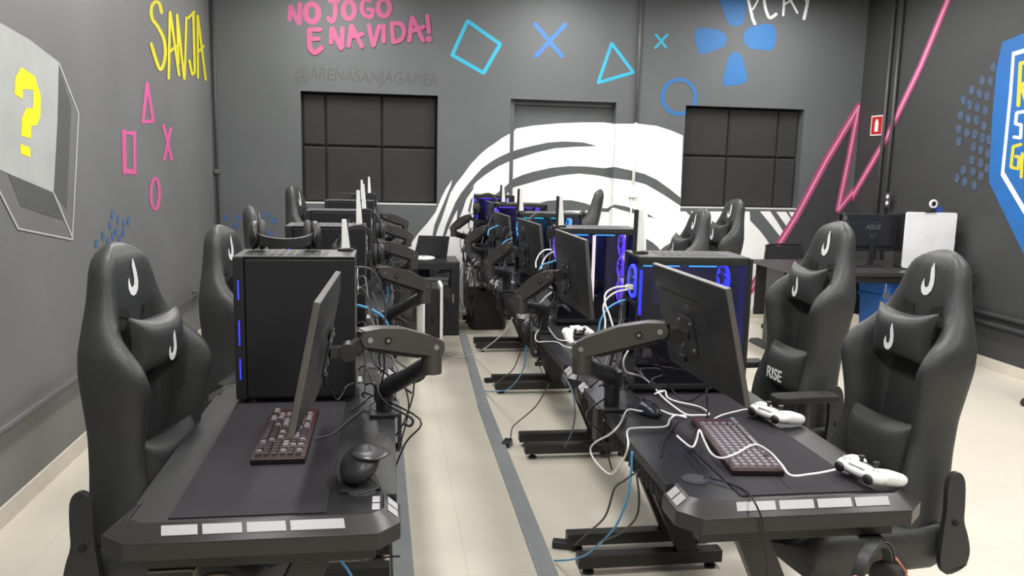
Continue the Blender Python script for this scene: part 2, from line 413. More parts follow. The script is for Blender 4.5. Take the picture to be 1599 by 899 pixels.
S([(1095,210),(1108,380)], W_); S([(1090,210),(1170,215),(1205,275),(1180,350),(1110,378)], W_, sm=True)  # D
S([(1250,365),(1275,155)], W_); S([(1278,155),(1375,365)], W_); S([(1262,285),(1380,240)], W_)         # A
S([(1410,140),(1425,290)], W_); OV(1425,350,14,14,5)                                                   # !
# line above, partly in the frame
S([(180,-60),(190,-10)], W_)
paint_back(L, 'painted_lettering', PKT, 0.002, 'pink spray painted words NO JOGO E NA VIDA!')
a = ony(573,120,D)
text_mesh('@ARENASANJAGAMER', 0.16, 'painted_handle', mat('faded_marker', (88, 88, 90), 0.7), wback, TR((a.x, D-0.002, a.z), rx=PI/2, ry=0.015), 0.0002, sx=0.80, shear=0.1).__setitem__('label', 'faint dark handwritten line @ARENASANJAGAMER')
# shapes on the back wall
CY = mat('spray_cyan', (50, 172, 205), 0.6); BL = mat('spray_blue', (62, 118, 192), 0.6); BL2 = mat('spray_mid_blue', (46, 108, 168), 0.6)
sq = [(730,33),(781,69),(755,114),(706,86)]
paint_back(quads(sq, 6, True), 'painted_square', CY, 0.002, 'cyan painted tilted square outline')
paint_back([stroke([(835,37),(878,88)], 6.5), stroke([(883,38),(836,88)], 6.5)], 'painted_cross', BL, 0.002, 'large blue painted X cross')
paint_back(quads([(955,68),(989,113),(934,129)], 5, True), 'painted_triangle', CY, 0.002, 'cyan painted triangle outline')
paint_back([stroke([(1024,54),(1040,74)], 3.8), stroke([(1042,54),(1023,75)], 3.8)], 'painted_small_cross', CY, 0.002, 'small cyan painted X cross')
L = []; OV(1060, 151, 26, 27, 6.5, lambda p: p, 28); paint_back(L, 'painted_circle', BL2, 0.002, 'blue painted circle outline')
C6 = lambda pts: Z(1050, 0, 6.396, pts)
dp = [C6([(455,-100),(740,-100),(735,60),(720,190),(700,245),(640,262),(580,255),(545,210),(510,130),(475,20)]),
      C6([(220,330),(250,285),(300,275),(400,285),(470,305),(530,340),(543,390),(525,460),(440,500),(310,542),(270,530),(245,480),(225,400)]),
      C6([(715,330),(745,280),(820,258),(920,235),(985,240),(1025,270),(1038,340),(1030,430),(1000,495),(960,505),(780,488),(725,440),(705,390)]),
      C6([(585,530),(620,518),(665,528),(695,570),(715,640),(748,760),(735,825),(640,850),(540,862),(500,840),(505,780),(540,640),(560,570)])]
paint_back(dp, 'painted_direction_pad', BL2, 0.002, 'blue painted four-piece direction pad')
L = []
S([(740,-60),(800,190),(822,240)], 4.6, C6); S([(735,-20),(770,-60),(860,-30),(800,95)], 3, C6, True)
S([(910,-60),(920,50),(945,140),(975,180),(1035,140)], 4.6, C6, True)
S([(1110,-60),(1110,60),(1103,155)], 3.6, C6); S([(1110,-60),(1180,10),(1245,130)], 3.6, C6); S([(1115,45),(1190,0)], 3, C6)
S([(1310,190),(1335,80),(1360,-60)], 5, C6); S([(1340,20),(1300,-60)], 4, C6)
paint_back(L, 'painted_word', PW, 0.0045, 'white painted word PLAY cut by the frame')
DOT = mat('spray_dot_blue', (66, 96, 140), 0.7, var=0.25, vscale=30)
DOT2 = mat('spray_dot_pale', (68, 86, 112), 0.7, var=0.25, vscale=30)
def dots(cs, rx, ry): return [[(x+rx*math.cos(2*PI*i/10), y+ry*math.sin(2*PI*i/10)) for i in range(10)] for x, y in cs]
C7 = lambda pts: Z(130, 320, 4.845, pts)
paint_back(dots(C7([(1080,100),(1175,95),(1390,75),(1155,155),(1360,130),(1320,215),(1415,210),(1130,245),(1170,290),(1240,160),(1290,150),(1440,120)]), 5, 4.5), 'painted_dots', DOT, 0.002, 'faded blue spray dots low on the back wall')
# left wall
C8 = lambda pts: Z(200, 0, 2.647, pts); C9 = lambda pts: Z(0, 20, 2.369, pts)
YEL = mat('spray_yellow', (208, 200, 44), 0.6); LGR = mat('mural_light_grey', (172, 174, 173), 0.6); CDK = mat('mural_cube_dark', (84, 85, 86), 0.6); CMID = mat('mural_cube_mid', (108, 109, 110), 0.6)
L = []
S([(137,52),(128,15),(110,8),(95,30),(97,75),(122,112),(145,160),(152,215),(145,262),(130,287),(112,245),(92,180)], 5.2, C8, True)
S([(165,325),(170,50)], 4, C8); S([(171,50),(208,312)], 4, C8); S([(168,215),(196,190)], 4, C8)
S([(199,62),(206,262)], 3.4, C8); S([(200,60),(229,328)], 3.6, C8); S([(231,325),(238,72)], 3.4, C8)
S([(245,75),(272,48)], 4, C8); S([(267,50),(273,300),(262,308),(250,250)], 4, C8)
S([(286,322),(284,65)], 3.5, C8); S([(285,65),(318,330)], 3.8, C8); S([(286,215),(310,190)], 4, C8)
paint_x(L, 'painted_lettering', YEL, XL, 0.002, 'yellow painted word SANJA', wl)
C1 = lambda pts: Z(0, 0, 2.2475, pts)
PKL = mat('spray_pink_left', (206, 92, 150), 0.6)
paint_x(quads(C1([(515,290),(537,425),(500,428)]), 5, True), 'painted_triangle', PKL, XL, 0.002, 'pink painted triangle outline', wl)
paint_x([stroke(C1([(433,455),(437,612)]), 6.5, 4, False), stroke(C1([(470,460),(472,612)]), 5, 4, False), stroke(C1([(426,465),(476,468)]), 6, 4, False), stroke(C1([(430,600),(478,603)]), 8, 4, False)], 'painted_square', PKL, XL, 0.002, 'pink painted square outline', wl)
paint_x([stroke(C1([(573,440),(602,560)]), 4.5), stroke(C1([(598,450),(575,560)]), 4.5)], 'painted_cross', PKL, XL, 0.002, 'pink painted X cross', wl)
L = []; OV(543, 680, 15, 54, 4.6, C1, 24); paint_x(L, 'painted_circle', PKL, XL, 0.002, 'pink painted circle outline', wl)
paint_x([C9([(-260,-140),(0,38),(105,98),(215,182),(210,400),(196,665),(0,582),(-260,470)])], 'painted_cube', LGR, XL, 0.003, 'light grey painted cube face', wl)
paint_x([C9([(216,200),(262,345),(245,730),(198,660),(205,420)]), C9([(25,590),(195,664),(236,768),(160,745),(75,715)])], 'painted_cube_side', CDK, XL, 0.0025, 'dark painted sides of the grey cube', wl)
paint_x([C9([(216,185),(288,372),(265,838),(65,798),(-30,600),(0,582),(196,665)])], 'painted_cube_rim', CMID, XL, 0.0015, 'mid grey rim around the cube', wl)
paint_x([stroke(C9([(215,184),(288,372)]), 2.2), stroke(C9([(288,372),(265,838)]), 2.2), stroke(C9([(265,838),(65,798)]), 3), stroke(C9([(65,798),(-20,630)]), 3), stroke(C9([(196,665),(267,835)]), 2.4)], 'painted_cube_line', LGR, XL, 0.0035, 'light grey outline strokes of the cube', wl)
paint_x([C9([(75,200),(125,235),(147,305),(146,385),(132,415),(112,418),(110,465),(75,455),(76,390),(95,350),(118,355),(119,285),(80,282),(80,320),(50,300),(52,240)]), C9([(72,483),(108,500),(108,535),(72,520)])],
        'painted_question_mark', mat('paint_bright_yellow', (235, 228, 22), 0.6), XL, 0.0042, 'bright yellow blocky question mark', wl)
paint_x(dots([(175,335),(184,342),(193,348),(172,352),(181,360),(192,363),(160,368),(168,376),(150,380),(200,345),(186,372),(176,368)], 2.6, 7), 'painted_dots', DOT, XL, 0.002, 'faded blue spray dots above the nearest chair', wl)
# right wall: dots, shield
C10 = lambda pts: Z(1480, 40, 2.807, pts)
rd = C10([(200,180),(152,240),(190,242),(106,282),(140,298),(173,308),(70,325),(97,347),(132,358),(166,370),(58,392),(92,408),(127,415),(160,438),(50,453),(86,470),(120,477),(154,492),(50,508),(115,532),(147,545),(108,590),(147,602),(70,633),(112,640),(42,668),(76,685),(118,700),(148,658),(182,500),(178,560),(175,625)])
paint_x(dots(rd, 4.6, 7.5), 'painted_dots', DOT2, XR, 0.002, 'pale blue spray dots beside the shield', wr)
def shield(pts_px, m, name, off, label, half):
    P = [onx(x, y, XR) for x, y in C10(pts_px)]
    yc = P[0].y - half if half else None
    return P
top = [onx(x, y, XR) for x, y in C10([(240,72),(215,190),(196,400),(182,640),(184,690)])]
yc = top[0].y - 0.62
def shield_poly(Lp, apex_top, apex_bot):
    Rp = [(2*yc-y, z) for y, z in Lp][::-1]
    return [(yc, apex_top)]+Lp+[(yc, apex_bot)]+Rp
def flat_x(polys, name, m, off, label):
    mb = MB()
    for p in polys:
        for t in tris(p): mb.add([(XR-off, q[0], q[1]) for q in t], [(0, 1, 2)])
    o = mb.build(name, m, wr, fix=False); o['label'] = label; return o
Lp = [(p.y, p.z) for p in top]
SBL = mat('shield_blue', (32, 104, 178), 0.6)
b0 = onx(1599, 345, XR)
flat_x([shield_poly(Lp, Lp[0][1]+0.10, b0.z-0.42)], 'painted_shield', SBL, 0.003, 'bright blue painted shield')
inn = [onx(x, y, XR) for x, y in C10([(284,116),(270,300),(248,520),(234,655)])]; Li = [(p.y, p.z) for p in inn]
inn2 = [onx(x, y, XR) for x, y in C10([(296,132),(284,300),(262,520),(250,640)])]; Lj = [(p.y, p.z) for p in inn2]
flat_x([shield_poly(Li, Li[0][1]+0.05, b0.z-0.14)], 'painted_shield_border', PW, 0.004, 'white border line of the shield')
flat_x([shield_poly(Lj, Lj[0][1]+0.05, b0.z-0.08)], 'painted_shield_field', SBL, 0.005, 'blue inner field of the shield')
YE2 = mat('shield_yellow', (214, 200, 60), 0.6)
L = []
S([(312,350),(322,165),(345,160),(350,250),(318,262)], 6, C10); S([(325,262),(352,350)], 6, C10)
paint_x(L, 'painted_letter', YE2, XR, 0.006, 'yellow letter R on the shield', wr)
L = []; S([(345,375),(305,382),(300,430),(325,435),(322,492),(292,488)], 5, C10); paint_x(L, 'painted_letter', PW, XR, 0.006, 'white letter S on the shield', wr)
L = []; S([(325,520),(290,530),(280,620),(312,628),(316,575),(300,573)], 5, C10); S([(330,560),(325,665)], 5, C10); paint_x(L, 'painted_letter', YE2, XR, 0.006, 'yellow letter G on the shield', wr)
# fire sign
fs = [onx(x, y, XR) for x, y in [(1362,181),(1381,178.5),(1379,210),(1360,212)]]
ya, yb = fs[1].y, fs[0].y; za, zb = fs[3].z, fs[0].z
sg = empty('fire_extinguisher_sign', (XR-0.004, (ya+yb)/2, (za+zb)/2), 0, 'small red and white fire extinguisher sign on the dark right wall', 'sign')
hy, hz = abs(yb-ya)/2, (zb-za)/2
MB().box(-0.002, 0.003, -hy, hy, -hz, hz).build('sign_border', PW, sg)
MB().box(-0.004, -0.002, -hy*.84, hy*.84, -hz*.88, hz*.88).build('sign_panel', mat('sign_red', (190, 40, 45), 0.5), sg)
ex = [(-.28,-.6),(.28,-.6),(.28,.3),(.16,.45),(.1,.62),(-.1,.62),(-.18,.5),(-.28,.3)]
MB().prism([(p[0]*hy, p[1]*hz) for p in ex], TR((-0.004,0,0), rx=PI/2, rz=-PI/2), 0.001).build('extinguisher_symbol', PW, sg)
# ---------------------------------------------------------------- skirtings, conduits
SK = mat('skirting_cream', (212, 205, 192), 0.4)
struct(MB().box(XL, XL+0.012, YF, D, 0, 0.085), 'baseboard_left', SK, bevel=0.002)
struct(MB().box(XR-0.012, XR, YF, D, 0, 0.085), 'baseboard_right', SK, bevel=0.002)
struct(MB().box(XL, D1[0], D-0.012, D, 0, 0.085).box(D1[1], XR, D-0.012, D, 0, 0.085), 'baseboard_back', SK, bevel=0.002)
CDG = mat('conduit_grey', (96, 97, 98), 0.45); CDD = mat('conduit_dark', (72, 73, 74), 0.45)
def clampb(mb, p, ax, r):
    x, y, z = p; mb.box(x-r, x+r, y-r, y+r, z-r, z+r); return mb
zl = onx(284, 475, XL+0.03).z
m = MB().tube([(XL+0.03, -1.5, zl), (XL+0.03, 7.9, zl)], 0.014, 10)
o = m.build('conduit_pipe', CDG, smooth=True); tag(o, 'grey horizontal conduit pipe along the left wall', 'pipe')
for yy in (onx(262,490,XL).y, 7.0):
    b = MB().box(XL+0.001, XL+0.05, yy-0.03, yy+0.03, zl-0.03, zl+0.03).build('pipe_clamp', CDG, o, bevel=0.003)
xc = ony(331, 200, D).x
m = MB().tube([(XL+0.035, D-0.03, 0.4), (XL+0.035, D-0.03, CEIL)], 0.012, 8); o = m.build('conduit_pipe', CDD, smooth=True)
tag(o, 'dark vertical conduit in the back left corner', 'pipe')
pz = ony(331,267,D).z; MB().box(XL+0.012, XL+0.058, D-0.055, D-0.002, pz-.02, pz+.02).build('pipe_clamp', CDG, o, bevel=0.002)
px_ = ony(994, 150, D).x; zw = ony(994,192,D).z
m = MB().mi(0).tube([(px_, D-0.022, zw), (px_, D-0.022, CEIL)], 0.016, 10).mi(1).tube([(px_, D-0.022, 1.25), (px_, D-0.022, zw)], 0.016, 10)
o = m.build('conduit_pipe', [CDG, PW], smooth=True); tag(o, 'vertical conduit right of the door, grey above and white below', 'pipe')
zc = ony(990,300,D).z
MB().box(px_-.04, px_+.04, D-0.05, D-.002, zc-.05, zc+.06).build('junction_box', PW, o, bevel=0.004)
MB().tube([(px_-.01, D-0.02, zc-.05), (px_-.012, D-0.02, 0.6)], 0.008, 8).build('lower_pipe', PW, o, smooth=True)
ypA = onx(1392, 200, XR).y
for k, (dy, lab) in enumerate(((0.0, 'nearer'), (0.13, 'farther'))):
    m = MB().tube([(XR-0.03, ypA+dy-.05, 0.5), (XR-0.03, ypA+dy-.05, CEIL)], 0.016, 10)
    o = m.build('conduit_pipe', CDD, smooth=True); tag(o, '%s of two dark vertical conduits on the right wall' % lab, 'pipe')
q = onx(1387, 312, XR-0.05)
so = empty('wall_socket', (XR-0.052, q.y, q.z), 0, 'small white double wall socket on the dark conduit', 'socket')
MB().box(-0.006, 0.0, -.035, .035, -.07, .07).build('cover_plate', CDD, so, bevel=.002)
for s in (-1, 1): MB().cyl((-0.012, 0, s*.03), (-0.005, 0, s*.03), 0.02, n=14).build('socket_outlet', WHT(), so, smooth=True, auto=40)
for k, (pz_, lab) in enumerate((((1560,494), 'upper'), ((1565,511), 'lower'))):
    zz = onx(pz_[0], pz_[1], XR-.03).z
    m = MB().tube([(XR-0.03, -1.5, zz), (XR-0.03, 7.4, zz)], 0.018, 10)
    tag(m.build('conduit_pipe', CDD, smooth=True), '%s of two dark horizontal conduits low on the right wall' % lab, 'pipe')
# ceiling lamps (above the frame)
for i, (x, y) in enumerate(LAMPS):
    e = empty('ceiling_lamp', (x, y, CEIL), 0, 'white rectangular fluorescent ceiling lamp above the room', 'ceiling lamp', 'ceiling lamps')
    MB().box(-.18, .18, -.63, .63, -.06, 0).build('lamp_housing', WHT(), e, bevel=.004)
    MB().box(-.15, .15, -.6, .6, -.066, -.06).build('diffuser', mat('lamp_diffuser', (250,250,250), 0.5, emit=(255,250,240), est=6.0), e)
# floor cable raceways
GRC = mat('raceway_grey', (138, 141, 144), 0.45)
def raceway(pts, wd, h, label):
    m = MB()
    for (a, b) in zip(pts[:-1], pts[1:]):
        av = Vector((a[0], a[1], h/2)); bv = Vector((b[0], b[1], h/2)); m.bar(av, bv, wd, h)
    return tag(m.build('cable_raceway', GRC, bevel=.004), label, 'cable raceway')
raceway([(0.597, 1.2), (0.600, 5.05)], 0.075, 0.022, 'long grey floor cable raceway on the right of the aisle, near section')
raceway([(0.602, 5.06), (0.665, 7.3)], 0.07, 0.02, 'grey floor cable raceway, far section ending near the black cabinet')
a = onz(655, 899, 0); b = onz(628, 700, 0)
raceway([(a.x-.04, 1.2), (b.x-.045, 5.2)], 0.08, 0.022, 'grey floor cable raceway below the rear edge of the left desks')
# ---------------------------------------------------------------- gaming chair
LEAN = math.radians(9.5)
def interp(tab, v):
    for (a, x), (b, y) in zip(tab[:-1], tab[1:]):
        if v <= b:
            t = (v-a)/(b-a); t = t*t*(3-2*t) if False else t
            return x+(y-x)*t
    return tab[-1][1]
BW = [(0,.235),(.08,.242),(.16,.236),(.26,.218),(.36,.212),(.45,.228),(.52,.240),(.58,.234),(.64,.200),(.70,.162),(.76,.140),(.80,.130),(.835,.106),(.857,.07),(.868,.028)]
BB = [(0,.12),(.15,.12),(.3,.095),(.42,.125),(.50,.145),(.56,.12),(.61,.06),(.66,.022),(.72,.008),(.868,.0)]   # bolster height
BT = [(0,.05),(.60,.05),(.70,.055),(.80,.05),(.84,.042),(.86,.025),(.868,.008)]
def back_front(u, v):
    b = interp(BB, v); t = interp(BT, v); au = abs(u)
    ridge = b*max(0, math.sin(min(1, max(0, (au-0.50)/0.45))*PI/1.45))**0.9 if au > .50 else 0
    edge = 1 - max(0, (au-0.86)/0.14)**2*0.55
    return t*edge + ridge
def make_back(parent):
    rows = []
    NV = 30; NU = 20
    for i in range(NV+1):
        v = .868*i/NV
        w_ = interp(BW, v); t = interp(BT, v)
        r = []
        for j in range(NU+1):
            u = -1+2*j/NU; r.append(Vector((back_front(u, v), w_*u, v)))
        for j in range(1, NU):
            u = 1-2*j/NU; r.append(Vector((-0.035*(1-abs(u)**3)*(t/.05), w_*u*.99, v)))
        rows.append(r)
    m = MB().grid(rows, True); k = len(rows[0])
    m.f.append(list(range(k))[::-1]); m.m.append(0); m.f.append([NV*k+j for j in range(k)]); m.m.append(0)
    o = m.build('backrest', LEATH(), parent, smooth=True, sub=1)
    return o
def pillow(Wd, Ht, Th, T, pinch=0.16):
    rows_f = []; n = 14
    rows = []
    for s in (1, -1):
        rr = []
        for i in range(n+1):
            v = -1+2*i/n; r = []
            for j in range(n+1):
                u = -1+2*j/n
                k = pinch
                y = u*Wd/2*(1-k*(1-v*v)*u*u*0.6); z = v*Ht/2*(1-k*(1-u*u)*v*v)
                th = Th/2*((1-abs(u)**2.6)*(1-abs(v)**2.6))**0.55
                r.append(T @ Vector((s*th, y, z)))
            rr.append(r)
        rows.append(rr)
    m = MB(); m.grid(rows[0]); m.grid(rows[1]); return m
FLAME = [(1008,425),(1016,455),(1024,490),(1028,530),(1022,562),(1008,583),(992,588),(977,578),(968,555),(969,528),(976,508),(978,530),(984,547),(995,551),(1004,540),(1006,510),(1002,480),(1000,455)]
FLAME = [((x-998)*1.4/163.0, (507-y)/163.0) for x, y in FLAME]
def flame(parent, T, h, name='flame_logo'):
    m = MB().prism([(a*h, b*h) for a, b in FLAME], T, 0.0015)
    return m.build(name, LOGO(), parent)
# matrix mapping local xy polygon -> plane facing +x (x->y? text reads correctly from the front)
FACE = Matrix(((0,0,1,0),(1,0,0,0),(0,1,0,0),(0,0,0,1)))
def make_chair(label, group, arms=False, rise=False, full=True, lean=9.5):
    LEAN = math.radians(lean)
    t = empty('gaming_chair', (0,0,0), 0, label, 'gaming chair', group)
    BK = Matrix.Translation((-.20,0,.44)) @ Matrix.Rotation(-LEAN,4,'Y')
    # the backrest and what is sewn on it
    b = make_back(t); b.matrix_local = BK
    def child(o): o.matrix_local = BK; return o
    rows = []
    for i in range(9):
        v = .06+.53*i/8; r = []
        for j in range(7):
            u = (-1+2*j/6); hw = .105-.02*(i/8)
            r.append(Vector((interp(BT, v)+.004+.004*(1-u*u)*(1-(2*i/8-1)**2), hw*u, v)))
        rows.append(r)
    child(MB().grid(rows).build('centre_panel', LEATH2(), t, smooth=True))
    for s in (-1, 1):
        m = MB()
        sl = [(s*.035-.0,.655),(s*.10,.672),(s*.105,.700),(s*.045,.685)]
        m.prism(sl, Matrix.Translation((.0562,0,0)) @ FACE, .002)
        child(m.build('belt_slot', mat('slot_black', (14,14,15), .8), t))
    flame_T = BK @ Matrix.Translation((.0565,0,.775)) @ FACE
    f = flame(t, Matrix.Translation((.0535,0,.768)) @ Matrix.Rotation(-0.02,4,'Y') @ FACE, .105); child(f)
    pT = Matrix.Translation((.105,0,.585)) @ Matrix.Rotation(.08,4,'Y') @ Matrix.Rotation(random.uniform(-.05,.05),4,'X')
    hp = child(pillow(.30,.185,.11, pT, .28).build('head_pillow', LEATH(), t, smooth=True, sub=1))
    fl = flame(hp, pT @ Matrix.Translation((.0555,0,-.005)) @ FACE, .085)
    lT = Matrix.Translation((.115,0,.235)) @ Matrix.Rotation(.12,4,'Y')
    lp = child(pillow(.33,.20,.12, lT, .10).build('lumbar_pillow', LEATH(), t, smooth=True, sub=1))
    if rise:
        text_mesh('RISE', .066, 'printed_word', LOGO(), lp, lT @ Matrix.Translation((.060,-.02,-.03)) @ FACE, .001, sx=1.15, bold=.0008)
    for s in (-1, 1):
        pr = [(q_.x, q_.y) for q_ in spl([(x_, y_, 0) for x_, y_ in [(-.03,-.135),(.02,-.14),(.045,-.10),(.04,-.02),(.03,.06),(.028,.14),(.012,.172),(-.015,.172),(-.033,.14),(-.036,.07),(-.036,.02),(-.052,-.03),(-.062,-.08),(-.052,-.12),(-.03,-.135)]], 3)[:-1]]
        m = MB().prism(pr, Matrix.Translation((-.19, s*.262-(.018 if s<0 else -.0), .50)) @ Matrix.Rotation(PI/2,4,'X') @ Matrix.Rotation(-LEAN*0.6,4,'Z'), -.02 if s > 0 else -.02)
        hc = m.build('hinge_cover', BLK(), t, bevel=.006, seg=3)
        MB().cyl((-.19, s*(.262+.012), .52), (-.19, s*(.262+.026), .52), .009, n=12).build('bolt', mat('slot_black', (14,14,15), .8), hc, smooth=True)
    # seat
    rows = []; NU = 18; NV = 12
    for i in range(NV+1):
        x = -.22+.50*i/NV; r = []
        tx = i/NV; hw = .265-.02*tx
        endf = min(1, (1-tx)/.12)**.5 if tx > .88 else 1
        for j in range(NU+1):
            u = -1+2*j/NU; au = abs(u)
            z = .455+.045*max(0, math.sin(min(1, max(0, (au-.5)/.5))*PI/1.3)) - .03*(max(0, au-.9)/.1)**2 - (1-endf)*.05
            r.append(Vector((x, hw*u, z)))
        for j in range(1, NU):
            u = 1-2*j/NU; r.append(Vector((x, hw*u*.97, .350+(1-endf)*.02)))
        rows.append(r)
    m = MB().grid(rows, True); k = len(rows[0])
    m.f.append(list(range(k))[::-1]); m.m.append(0); m.f.append([NV*k+j for j in range(k)]); m.m.append(0)
    m.build('seat', LEATH(), t, smooth=True, sub=1)
    MB().box(-.12,.14,-.11,.11,.315,.350).box(-.10,.0,.11,.30,.325,.335).build('seat_mechanism', MATT(), t, bevel=.004)
    MB().cyl((0,0,.12),(0,0,.32),.026,n=16).cyl((0,0,.28),(0,0,.316),.035,n=16).build('gas_lift', BLK(), t, smooth=True, auto=40)
    if full:
        for k in range(5):
            a = 2*PI*k/5+.35; d = Vector((math.cos(a), math.sin(a), 0)); n_ = Vector((-d.y, d.x, 0))
            m = MB(); L_ = []
            for (q, wd, zt, zb) in ((.03,.032,.135,.085),(.12,.028,.125,.085),(.30,.02,.095,.068),(.325,.012,.085,.07)):
                L_.append([d*q+n_*wd+Vector((0,0,zb)), d*q-n_*wd+Vector((0,0,zb)), d*q-n_*wd*.7+Vector((0,0,zt)), d*q+n_*wd*.7+Vector((0,0,zt))])
            m.grid(L_, True); m.f.append([0,1,2,3]); m.m.append(0); m.f.append([15,14,13,12]); m.m.append(0)
            lg = m.build('base_leg', BLK(), t, bevel=.004)
            p = d*.305
            c = MB()
            for s in (-1, 1): c.cyl(p+n_*s*.008+Vector((0,0,.03)), p+n_*s*.026+Vector((0,0,.03)), .03, n=16)
            c.cyl(p+Vector((0,0,.04)), p+Vector((0,0,.075)), .009, n=8).bar(p+n_*-.008+Vector((0,0,.042)), p+n_*.008+Vector((0,0,.042)), .03, .03)
            c.build('caster', MATT(), lg, smooth=True, auto=40)
        MB().cyl((0,0,.085),(0,0,.14),.045,n=20).build('base_hub', BLK(), t, smooth=True, auto=40)
    if arms:
        for s in (-1, 1):
            m = MB().cyl((-.02, s*.315, .36),(-.02, s*.315, .63),.026,n=14).box(-.045,.005, s*.315-.045 if s > 0 else -.30, .30 if s > 0 else -.27, .345,.36)
            ar = m.build('armrest_post', BLK(), t, smooth=True, auto=40)
            MB().prism([(-.13,-.045),(.10,-.05),(.135,-.035),(.135,.035),(.10,.05),(-.13,.045)], TR((-.02, s*.315,.63)), .028).build('armrest_pad', MATT(), t, bevel=.008, seg=3)
    return t
def place_chair(t, px, py, ang, ztop=1.30, yset=None, lean=9.5):
    LEAN = math.radians(lean)
    """puts the top of the head rest on the sight line through the traced point, at the chair's real height"""
    p = onz(px, py, ztop) if yset is None else ony(px, py, yset)
    hx = -.20-math.sin(LEAN)*.868+.01
    t.scale = (1, .89, p.z/(.44+.868*math.cos(LEAN)))
    a = math.radians(ang)
    t.location = (p.x-hx*math.cos(a), p.y-hx*math.sin(a), 0); t.rotation_euler = (0,0,a)
    return t
G_L = 'gaming chairs along the left row of desks'; G_R = 'gaming chairs along the right row of desks'
CH = [('black gaming chair nearest on the left, its lower back behind the front desk', G_L, (180,377), -15, 2.42, dict(lean=1.5)),
      ('black gaming chair second from the camera on the left side, narrow side view', G_L, (342,350), -13, 3.50, dict(lean=1.5)),
      ('black gaming chair third from the camera on the left, only its rounded head edge showing', G_L, (390,320), 4, 4.72, dict(lean=5)),
      ('black gaming chair farthest on the left side, before the left window edge', G_L, (456,288), -12, 6.12, dict(lean=6)),
      ('black gaming chair nearest on the right with a plain lumbar pillow', G_R, (1478,389), 187, 2.34, dict(lean=7)),
      ('black gaming chair second on the right, with an armrest and RISE on its lumbar pillow', G_R, (1312,345), 184, 3.22, dict(arms=True, rise=True, lean=7.5)),
      ('black gaming chair under the right window, nearer and lower of the pair', G_R, (1099,324), 180, 5.0, {}),
      ('black gaming chair under the right window, farther and taller of the pair', G_R, (1152,310), 186, 5.9, {}),
      ('black gaming chair seen edge-on before the white mural', G_R, (937,295), 166, 6.7, {})]
for lab, g, p, ang, yy, kw in CH:
    place_chair(make_chair(lab, g, **kw), p[0], p[1], ang, yset=yy, lean=kw.get('lean', 9.5))

